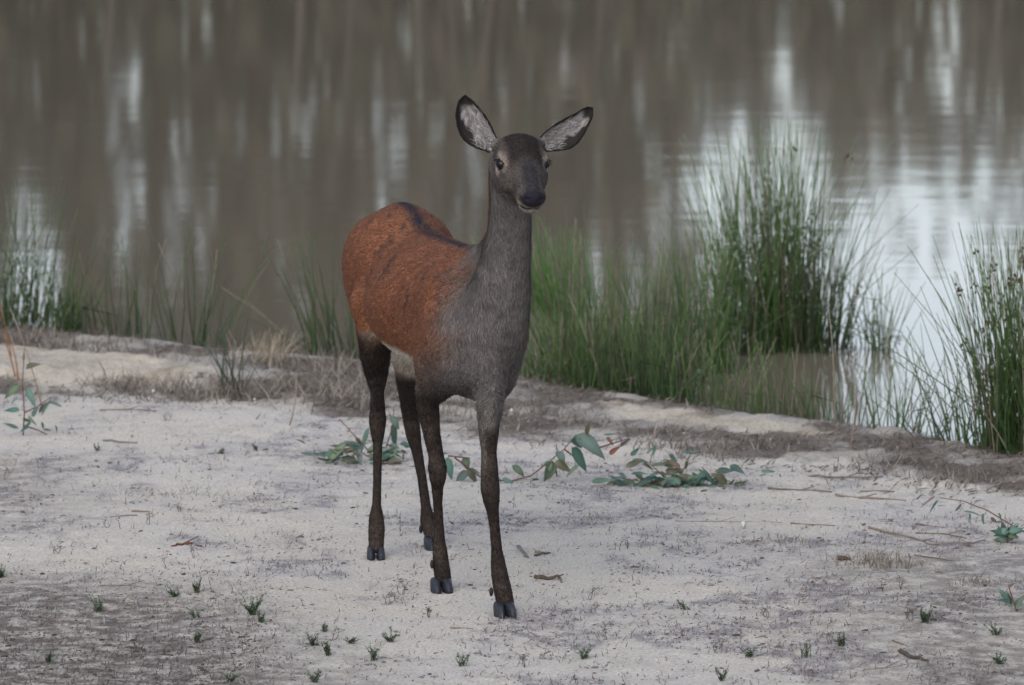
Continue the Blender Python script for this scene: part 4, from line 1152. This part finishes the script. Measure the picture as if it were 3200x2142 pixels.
def leaf(root, p0, p1, w, red=0.0, face=None):
    """one leaf from stalk p0 to tip p1, w = width in metres"""
    d = p1 - p0; L = d.length
    key = (round(w / L * 8) / 8, rng.randrange(6), round(red * 2) / 2)
    if key not in LEAFS: LEAFS[key] = leaf_mesh(max(.14, key[0]), .10 + .08 * (key[1] % 3), .05 + .05 * key[1], key[2], key[1])
    o = bpy.data.objects.new('leaf', LEAFS[key]); COL.objects.link(o); o.parent = root
    X = d.normalized()
    if face is None: face = Vector((rng.gauss(0, .45), -1, rng.gauss(.55, .4)))
    Z = (face - X * face.dot(X)).normalized(); Yv = Z.cross(X)
    M = Matrix((X * L, Yv * L, Z * L)).transposed().to_4x4(); M.translation = p0 - root.location
    o.matrix_local = M
    return o
def stems(root, segs, r, col=(.11, .055, .045)):
    s = Strips()
    for pts in segs: s.stem([Vector(p) for p in pts], r, r * .5, col, sides=5)
    return s.build('stem', M_dry, root)
gs = 'leafy gum sprigs on the sand'
def sprig(px, py, label, cat='seedling', name='gum_seedling', group=gs):
    return empty(name, on_ground(px, py), label, cat, group)
def lf(root, x0, y0, x1, y1, wpx, red=0.0, dy=.0, face=None):
    Y = root.location.y + dy + rng.uniform(-.03, .03)
    p0, p1 = at(x0, y0, Y), at(x1, y1, Y - rng.uniform(-.02, .04))
    leaf(root, p0, p1, wpx / 1000 * (Y + 16) / 16, red, face)
# seedling at the left edge
r1 = sprig(72, 1362, 'upright gum seedling with long dark leaves at the left edge')
Y = r1.location.y
stems(r1, [[at(72, 1362, Y), at(76, 1290, Y), at(70, 1200, Y), at(76, 1090, Y)], [at(76, 1290, Y), at(120, 1270, Y + .02), at(160, 1240, Y)], [at(74, 1330, Y), at(120, 1345, Y), at(150, 1360, Y)]], .0032)
for q in [(60, 1200, 10, 1248, 26), (84, 1212, 111, 1272, 22), (62, 1280, 12, 1284, 18), (80, 1152, 121, 1132, 22), (74, 1128, 74, 1100, 10, .5), (88, 1300, 112, 1330, 12), (120, 1290, 152, 1252, 26, .5), (130, 1300, 160, 1240, 14),
          (150, 1255, 196, 1268, 14), (100, 1305, 120, 1262, 16), (58, 1340, 8, 1318, 14), (55, 1240, 32, 1262, 12), (130, 1318, 138, 1346, 9), (135, 1345, 162, 1342, 9), (172, 1330, 184, 1358, 9), (90, 1330, 60, 1352, 12), (70, 1310, 100, 1318, 14), (98, 1318, 72, 1340, 12)]:
    lf(r1, *q)
# sprig behind the hind leg
r2 = sprig(1190, 1452, 'bushy gum sprig with long grey-green leaves behind the hind legs')
Y = r2.location.y
stems(r2, [[at(1190, 1452, Y), at(1225, 1340, Y), at(1232, 1280, Y)], [at(1190, 1452, Y), at(1090, 1390, Y)], [at(1190, 1450, Y), at(1060, 1310, Y)], [at(1190, 1450, Y), at(1275, 1440, Y - .1)]], .003)
for q in [(1155, 1335, 1122, 1420, 26), (1222, 1300, 1250, 1345, 26), (1230, 1318, 1232, 1412, 20), (1120, 1415, 1128, 1452, 18), (1245, 1395, 1228, 1425, 8), (1262, 1415, 1258, 1442, 9), (1085, 1380, 1004, 1462, 30), (1110, 1368, 1140, 1400, 14), (1270, 1470, 1300, 1490, 12)]:
    lf(r2, *q)
for i in range(70):
    x, y = rng.gauss(1140, 66), rng.uniform(1385, 1456); an = rng.uniform(-.6, .9) + (math.pi if x < 1140 else 0)
    L = rng.uniform(28, 60)
    lf(r2, x, y, x + math.cos(an) * L, y + abs(math.sin(an)) * L * .6 * rng.choice((-1, 1)), rng.uniform(9, 19), rng.choice((0, 0, 0, 0, .5)))
# fallen branch behind the front legs
r3 = sprig(1600, 1506, 'gum branch with broad blue-green leaves rising behind the front leg', 'branch', 'leafy_branch')
Y = r3.location.y
stems(r3, [[at(1420, 1430, Y), at(1500, 1490, Y), at(1590, 1506, Y), at(1660, 1487, Y), at(1718, 1442, Y), at(1763, 1404, Y), at(1800, 1360, Y)], [at(1763, 1404, Y), at(1810, 1440, Y)],
           [at(1870, 1400, Y), at(1968, 1370, Y)], [at(1400, 1425, Y), at(1470, 1432, Y)]], .0036, (.12, .06, .055))
for q in [(1796, 1360, 1897, 1422, 62), (1786, 1398, 1836, 1476, 46), (1836, 1362, 1838, 1318, 22), (1800, 1362, 1815, 1405, 42), (1740, 1410, 1768, 1450, 32), (1727, 1440, 1704, 1508, 42), (1735, 1440, 1784, 1476, 32), (1710, 1440, 1720, 1478, 24),
          (1807, 1453, 1768, 1490, 12), (1600, 1455, 1642, 1490, 30), (1664, 1496, 1709, 1550, 42), (1724, 1510, 1748, 1546, 14), (1705, 1510, 1724, 1540, 12), (1570, 1495, 1612, 1518, 22), (1400, 1428, 1410, 1502, 34), (1404, 1430, 1384, 1470, 22),
          (1448, 1430, 1464, 1470, 32), (1462, 1470, 1420, 1514, 30), (1455, 1475, 1502, 1508, 32), (1462, 1468, 1500, 1480, 22), (1545, 1500, 1572, 1524, 24), (1560, 1490, 1540, 1515, 16), (1658, 1530, 1640, 1545, 12),
          (1895, 1365, 1918, 1392, 14, 1.), (1904, 1420, 1936, 1396, 16, 1.), (1936, 1396, 1968, 1370, 10, .5), (1884, 1360, 1930, 1356, 9), (1736, 1462, 1742, 1490, 10)]:
    lf(r3, *q)
# sprawling sprig at the right
r4 = sprig(2110, 1520, 'low sprawling mass of small green gum leaves on the sand right of the deer')
Y = r4.location.y
stems(r4, [[at(2110, 1520, Y), at(2150, 1440, Y), at(2160, 1410, Y)], [at(2110, 1520, Y), at(2030, 1450, Y), at(2045, 1390, Y)], [at(2110, 1520, Y), at(2300, 1470, Y)], [at(2110, 1520, Y), at(1900, 1490, Y)]], .0026)
for q in [(1846, 1506, 1920, 1498, 18), (1955, 1460, 2010, 1436, 22), (1975, 1438, 2035, 1442, 18), (1970, 1425, 2000, 1398, 14), (2088, 1422, 2122, 1450, 22), (2140, 1418, 2175, 1410, 18), (2280, 1455, 2328, 1476, 26), (2240, 1470, 2290, 1470, 20),
          (2292, 1515, 2334, 1508, 22), (2378, 1472, 2424, 1474, 16), (2276, 1536, 2302, 1556, 14), (2048, 1390, 2040, 1430, 10), (2220, 1480, 2265, 1502, 14), (2020, 1420, 2050, 1392, 12), (2150, 1440, 2140, 1470, 12)]:
    lf(r4, *q)
for i in range(140):
    x, y = rng.gauss(2105, 112), 1548 - abs(rng.gauss(0, 40)); an = rng.uniform(-1.2, .5); L = rng.uniform(30, 66); fl = rng.choice((-1, 1))
    if x < 1880 or x > 2280: continue
    lf(r4, x, y, x + fl * math.cos(an) * L, min(1556, y + math.sin(an) * L * .8), rng.uniform(14, 28), 0 if rng.random() < .93 else .5, face=Vector((rng.gauss(0, .4), -.8, rng.uniform(.3, 1.1))))
# twig with hanging narrow leaves at the right edge
r5 = sprig(3200, 1672, 'arching brown twig with hanging narrow leaves at the right edge', 'branch', 'leafy_branch')
Y = r5.location.y
stems(r5, [[at(3230, 1680, Y), at(3147, 1633, Y), at(3086, 1596, Y), at(3011, 1567, Y), at(2936, 1556, Y)]], .003, (.15, .10, .085))
for q in [(2922, 1551, 2876, 1583, 9, .5), (2931, 1562, 2902, 1602, 8), (3005, 1574, 2984, 1604, 11), (3030, 1604, 3032, 1634, 8), (3072, 1604, 3070, 1644, 11), (3010, 1598, 3078, 1606, 9), (3120, 1604, 3128, 1620, 10), (3040, 1690, 3064, 1680, 9), (3095, 1618, 3118, 1634, 14, .5)]:
    lf(r5, *q)
r6 = sprig(3150, 1698, 'round green leafy weed on the sand at the right edge below the arching twig')
Y = r6.location.y
stems(r6, [[at(3150, 1698, Y), at(3150, 1640, Y)]], .003)
for i in range(20):
    an = math.pi * (i + .5) / 20; L = rng.uniform(34, 66)
    lf(r6, 3150 + rng.uniform(-6, 6), 1690 + rng.uniform(-30, 4), 3150 + math.cos(an) * L, 1690 - math.sin(an) * L * .95, rng.uniform(15, 24))
r7 = sprig(3178, 1912, 'dark broad-leaved sprout at the right edge, low in the photo')
Y = r7.location.y
stems(r7, [[at(3178, 1912, Y), at(3160, 1860, Y), at(3150, 1826, Y)]], .003)
for q in [(3150, 1876, 3118, 1836, 20), (3158, 1880, 3116, 1872, 16), (3160, 1890, 3150, 1850, 16), (3164, 1896, 3140, 1882, 14), (3172, 1900, 3200, 1858, 22), (3172, 1905, 3196, 1885, 16), (3155, 1835, 3165, 1824, 12, .5)]:
    lf(r7, *q)

# ------------------------------------------------------------------ small green weeds
WG = [(.055, .115, .050), (.07, .12, .06), (.095, .13, .075)]
weeds = [(307, 1912, 1.3, 'bushy dark green weed low at the left, on grey soil'), (547, 1866, .9, 'small green weed right of the bushy one at the left'), (615, 1852, 1.0, 'flat green weed between the bushy weed and the tall twiggy weed'),
         (610, 1930, .8, 'single-stemmed green weed left of the tall twiggy weed'), (784, 1922, 1.9, 'tall twiggy green weed, the biggest at lower left'), (812, 1946, 1.1, 'low green weed at the foot of the tall twiggy weed'),
         (150, 2070, .9, 'lone green weed near the lower left corner'), (615, 2008, .8, 'olive weed below the single-stemmed weed'), (976, 2020, 1.2, 'thin green weed left of the flat pair near the bottom'), (1023, 2050, 1.2, 'flat bright green weed at the bottom left of the hooves'),
         (1012, 1975, .8, 'leaning green weed above the flat bright one'), (6, 1806, 1.2, 'dark weed cut by the left edge'), (1220, 2006, 1.3, 'low mossy green weed below the middle hoof'), (1169, 2066, 1.0, 'fresh green weed below the mossy weed'),
         (1824, 2060, 1.1, 'bright green weed with an upright stem at the bottom right of the deer'), (1445, 2082, 1.1, 'thin olive weed at the bottom below the front hooves'), (1097, 2012, .7, 'tiny olive weed left of the mossy weed'),
         (2140, 1906, .8, 'upright thin weed on bright sand right of the deer'), (2335, 2056, .9, 'low green weed at the bottom right, left one'), (2518, 2054, .9, 'forked green weed at the bottom right, middle one'),
         (2626, 2020, .9, 'small green weed beside an upright twig at the lower right'), (2893, 1946, 1.1, 'olive weed on grey soil at the lower right'), (3112, 1985, 1.0, 'dull green weed near the right edge, above the reddish one'),
         (3125, 2076, 1.2, 'reddish-green upright weed near the lower right corner'), (2255, 2128, .9, 'grey-green weed at the bottom edge right of the deer'), (980, 2132, 1.0, 'green weed cut by the bottom edge left of the deer'),
         (720, 2130, .7, 'small weed at the bottom edge at the left'), (800, 1410, .7, 'small dark weed on far sand left of the deer'), (305, 1410, .7, 'small dark tuft on far sand at the left'), (690, 1420, .7, 'thin brown weed on far sand left of the deer')]
for (px, py, sz, lb) in weeds:
    c = on_ground(px, py); root = empty('green_weed', c, lb, 'weed', 'small green weeds on the sand')
    g = Strips(); st = Strips(); flat = rng.uniform(.1, .9); dull = rng.uniform(.65, 1.15); big = rng.uniform(.8, 1.3); skew = rng.uniform(0, 6.28)
    for i in range(int(12 * sz * rng.uniform(.6, 1.3))):
        an = skew + rng.gauss(0, 1.5); tl = rng.uniform(.1, .5) + flat * rng.uniform(.3, .95)
        d = Vector((math.cos(an) * math.sin(tl), math.sin(an) * math.sin(tl), math.cos(tl)))
        L = rng.uniform(.016, .047) * sz * big
        pts = curve_pts(c + Vector((rng.gauss(0, .006), rng.gauss(0, .006), -.004)), c + d * L, Vector((0, 0, .006)), 5)
        st.stem(pts, .0009, .0005, (.06, .075, .04), sides=3)
        for k in range(15):
            t = rng.uniform(.1, 1); q = pts[0].lerp(pts[4], t) + Vector((0, 0, .003))
            a2 = rng.uniform(0, 6.28); e = Vector((math.cos(a2), math.sin(a2), rng.uniform(.1, .9))).normalized()
            col = vary(rng.choice(WG), .6 * dull, 1.3 * dull)
            ll = rng.uniform(.006, .012) * (.7 + .3 * sz)
            g.blade([q, q + e * ll * .5, q + e * ll], .0017, Vector((-e.y, e.x, .25)).normalized(), col)
    g.build('leaves', M_stem, root, False)['kind'] = 'stuff'; st.build('stem', M_dry, root)

# dead upright twigs
tw = [(376, 1655, .085), (174, 1732, .06), (338, 1650, .05), (606, 1745, .055), (521, 1775, .06), (466, 1640, .045), (1210, 1890, .065), (1259, 1860, .07), (1845, 1876, .07), (1937, 1722, .055), (1250, 1660, .045), (1960, 1716, .04),
      (30, 1480, .09), (12, 1500, .07), (2520, 1890, .06), (2830, 1932, .06), (2845, 1940, .05), (2760, 1850, .05), (2814, 1840, .05), (2250, 2042, .06), (2596, 2012, .05), (2010, 1905, .04), (1340, 1930, .05), (2460, 1840, .05),
      (1640, 2085, .045), (1700, 2060, .04), (1900, 2000, .045), (1040, 2000, .055), (430, 2040, .05), (755, 2035, .05), (560, 1600, .04), (3010, 1880, .04), (2400, 1930, .045), (520, 1315, .04), (2070, 1390, .03), (1690, 1395, .03), (1660, 1400, .03)]
for (px, py, h) in tw:
    c = on_ground(px, py); s = Strips(); h *= .75
    for k in range(rng.randint(1, 3)):
        b0 = c + Vector((rng.gauss(0, .0006), rng.gauss(0, .0006), -.004)); t = b0 + Vector((rng.gauss(0, .2) * h, rng.gauss(0, .2) * h, h * rng.uniform(.6, 1.1)))
        pts = curve_pts(b0, t, Vector((rng.gauss(0, .008), 0, 0)), 5)
        cc = vary((.085, .068, .058), .7, 1.4)
        s.stem(pts, .0013, .0006, cc, sides=4)
        for j in range(rng.randint(2, 5)):
            q = pts[rng.randint(2, 4)]
            s.stem([q, q + Vector((rng.gauss(0, .008), rng.gauss(0, .006), rng.uniform(.003, .012))), q + Vector((rng.gauss(0, .012), rng.gauss(0, .006), rng.uniform(.008, .018)))], .0010, .0007, cc, sides=3)
    tag(s.build('dead_twig', M_dry), where('dead upright twig' if h > .04 else 'short dead twig', px, py), 'twig', 'dead twigs standing in the sand')

# sticks and bark lying on the sand
def stick(pts, r, label, name='stick', cat='stick', grp='sticks lying on the sand', col=None):
    r *= .72 if name == 'stick' else .85
    s = Strips(); w = [on_ground(x, y) + Vector((0, 0, r * .4)) for x, y in pts]
    P = []
    for a, b in zip(w[:-1], w[1:]): P += [a.lerp(b, t / 4) + Vector((rng.gauss(0, r * .4), rng.gauss(0, r * .4), abs(rng.gauss(0, r * .5)))) for t in range(4)]
    P.append(w[-1])
    s.stem(P, r, r * .55, col or vary((.15, .125, .105), .8, 1.3), sides=6)
    if len(P) > 5:
        k = P[len(P) // 2]; s.stem([k, k + (P[-1] - P[0]).normalized() * .03 + Vector((0, .01, .008)), k + (P[-1] - P[0]).normalized() * .055 + Vector((0, .02, .014))], r * .5, r * .25, (.11, .088, .07), sides=4)
    return tag(s.build(name, M_dry), label, cat, grp)
stick([(2715, 1652), (2850, 1685), (2910, 1705), (3045, 1699)], .0065, 'long curved stick below the arching twig at the right')
stick([(2860, 1640), (2975, 1656)], .0045, 'short stick above the long curved stick at the right')
stick([(2860, 1668), (2960, 1672), (3020, 1684)], .0045, 'thin stick crossing beside the long curved stick')
stick([(3080, 1690), (3040, 1700), (3000, 1706)], .004, 'small stick at the end of the long curved stick')
stick([(2400, 1530), (2500, 1534), (2600, 1540)], .006, 'grey stick lying right of the leafy sprawl')
stick([(2610, 1552), (2700, 1560), (2832, 1567)], .007, 'thick grey stick at the sand edge on the right')
stick([(2690, 1538), (2795, 1538)], .005, 'short grey stick above the thick one at the sand edge')
stick([(2530, 1490), (2640, 1496), (2760, 1492)], .006, 'brown stick along the litter edge at the right')
stick([(2470, 1638), (2610, 1644)], .0035, 'thin stick on open sand right of the deer, near a pale pebble')
stick([(2110, 1630), (2250, 1631), (2450, 1634)], .002, 'long hair-thin stick on the sand right of the deer')
stick([(2860, 1738), (3010, 1760)], .004, 'pale stick right of the hair-grass tuft')
stick([(2702, 2094), (2760, 2090), (2818, 2083)], .0035, 'straight stick at the lower right')
stick([(2788, 2004), (2835, 2020)], .003, 'short orange stick at the lower right', col=(.17, .10, .055))
stick([(310, 1834), (400, 1830), (455, 1838)], .0035, 'thin dark stick on grey soil at the left')
stick([(345, 1618), (430, 1612)], .004, 'short grey stick among upright twigs at the left')
stick([(410, 1600), (470, 1602)], .006, 'knobbly dark stick above the upright twigs at the left')
stick([(310, 1285), (400, 1282), (490, 1286)], .005, 'dark straight stick on far sand at the left')
stick([(320, 1380), (430, 1386)], .006, 'short brown stick on sand behind the upright twigs')
stick([(1395, 1752), (1420, 1750)], .003, 'tiny stick between the hooves')
stick([(540, 1713), (575, 1704), (602, 1700)], .0065, 'red-brown curled bark strip left of the deer', 'bark_strip', 'bark', col=(.12, .055, .036))
stick([(1672, 1808), (1710, 1812), (1752, 1812)], .010, 'chunky dark bark piece right of the front hoof', 'bark_strip', 'bark', col=(.085, .068, .055))
stick([(1745, 1806), (1755, 1822)], .006, 'end chip of the chunky bark piece')
stick([(2815, 2040), (2850, 2060), (2900, 2068)], .009, 'dark curled bark piece at the lower right', 'bark_strip', 'bark', col=(.07, .06, .05))
stick([(2620, 1750), (2660, 1752)], .011, 'small dark bark lump left of the hair-grass tuft', 'bark_strip', 'bark', col=(.08, .06, .045))
stick([(590, 1170), (640, 1172)], .006, 'dark bark lump on the left sand ledge', 'bark_strip', 'bark', col=(.07, .05, .04))
stick([(1405, 1965), (1480, 1968)], .005, 'flat grey stick below the front hooves')
stick([(1670, 1728), (1700, 1732)], .008, 'pale crumbly bark beside the front leg', 'bark_strip', 'bark', col=(.16, .14, .125))
stick([(1620, 1712), (1650, 1745)], .007, 'grey curled chip against the front leg', 'bark_strip', 'bark', col=(.15, .15, .15))
stick([(1670, 1740), (1720, 1730)], .006, 'dark broken chip right of the front leg', 'bark_strip', 'bark', col=(.09, .075, .065))
stick([(150, 1212), (330, 1220)], .004, 'thin grey stick on the left sand ledge')
# pellets and pebbles
pb = [(128, 1578, 16), (226, 1719, 8), (267, 1766, 7), (333, 1500, 6), (595, 1305, 14), (330, 1470, 7), (165, 1452, 8), (1290, 1899, 14), (1164, 1911, 12), (1305, 1825, 9), (1501, 1790, 10), (1344, 1882, 9), (1240, 1882, 8), (1717, 1832, 6),
      (2080, 1930, 10), (1775, 2040, 12), (2100, 2095, 9), (1900, 2072, 8), (1557, 2048, 8), (1476, 2008, 8), (1344, 2082, 8), (1568, 2106, 9), (1600, 2110, 8), (2437, 2132, 8), (2470, 2125, 8), (697, 1958, 10), (860, 1893, 10), (970, 1916, 8),
      (425, 1990, 10), (242, 1956, 9), (235, 1985, 9), (96, 1985, 9), (390, 1903, 10), (412, 1903, 8), (85, 1928, 8), (640, 2065, 9), (910, 2055, 9), (970, 2074, 9), (888, 2050, 7), (600, 1950, 7), (700, 2010, 7), (2540, 1644, 12), (2565, 1650, 9),
      (2392, 1787, 7), (2600, 1798, 9), (2704, 1800, 8), (2985, 1850, 8), (2870, 1738, 7), (3000, 1958, 9), (2235, 1904, 6), (2460, 1902, 7), (2776, 2010, 6), (2150, 2068, 7), (2220, 2101, 7), (3050, 2128, 12), (2580, 2085, 7), (1760, 1640, 6),
      (1690, 1616, 6), (1810, 1710, 5), (1000, 1470, 9), (965, 1395, 9), (1020, 1340, 8), (450, 1322, 9), (270, 1370, 10), (780, 1385, 7), (520, 1375, 9), (620, 1475, 8), (400, 1470, 8), (905, 1285, 12), (1062, 1300, 10), (340, 1990, 8), (540, 1985, 7),
      (150, 1760, 7), (300, 1795, 8), (245, 1800, 7), (700, 1755, 10), (1130, 1800, 7), (1190, 2110, 11), (1290, 2130, 9), (1060, 2090, 10), (820, 2100, 10), (480, 2110, 10), (200, 2120, 10), (330, 2090, 9), (590, 2090, 9), (740, 2090, 8), (60, 2100, 9)]
proto = None
for (px, py, w) in pb:
    c = on_ground(px, py); r = w / 2000
    if proto is None or rng.random() < .25:
        s = Strips(); s.blob(Vector((0, 0, 0)), 1, 1, 1, (.5, .5, .5)); me_o = s.build('pebble', M_stone); me = me_o.data
        md = me_o.modifiers.new('s', 'SUBSURF'); md.levels = md.render_levels = 1
        o = me_o; proto = o
    else:
        o = proto.copy(); COL.objects.link(o)
    o.location = c + Vector((0, 0, r * .35)); o.scale = (r * rng.uniform(1, 1.5), r * rng.uniform(.8, 1.1), r * rng.uniform(.9, 1.2)); o.rotation_euler = (0, 0, rng.uniform(0, 6.28))
    tag(o, where('larger dark pebble' if w > 11 else 'dark pebble' if w > 8 else 'tiny dark pellet', px, py), 'pebble', 'dark pebbles and pellets on the sand')
w_ = Strips(); w_.blob(Vector((0, 0, 0)), .012, .010, .022, (.50, .49, .49)); wp = w_.build('white_stone', M_dry); wp.location = on_ground(2322, 1652) + Vector((0, 0, .01))
tag(wp, 'white stone or fluff lump on the sand right of the deer', 'stone')
for (px, py, r, lb) in [(480, 1232, .014, 'white chip in the litter on the left bank'), (1598, 1290, .010, 'white chip in the litter right of the front leg'), (795, 1255, .008, 'white fleck in the litter left of the hind leg')]:
    s = Strips(); s.blob(Vector((0, 0, 0)), r, r * .8, r * 1.2, (.55, .54, .53)); o = s.build('white_stone', M_dry); o.location = on_ground(px, py) + Vector((0, 0, .006)); tag(o, lb, 'stone')
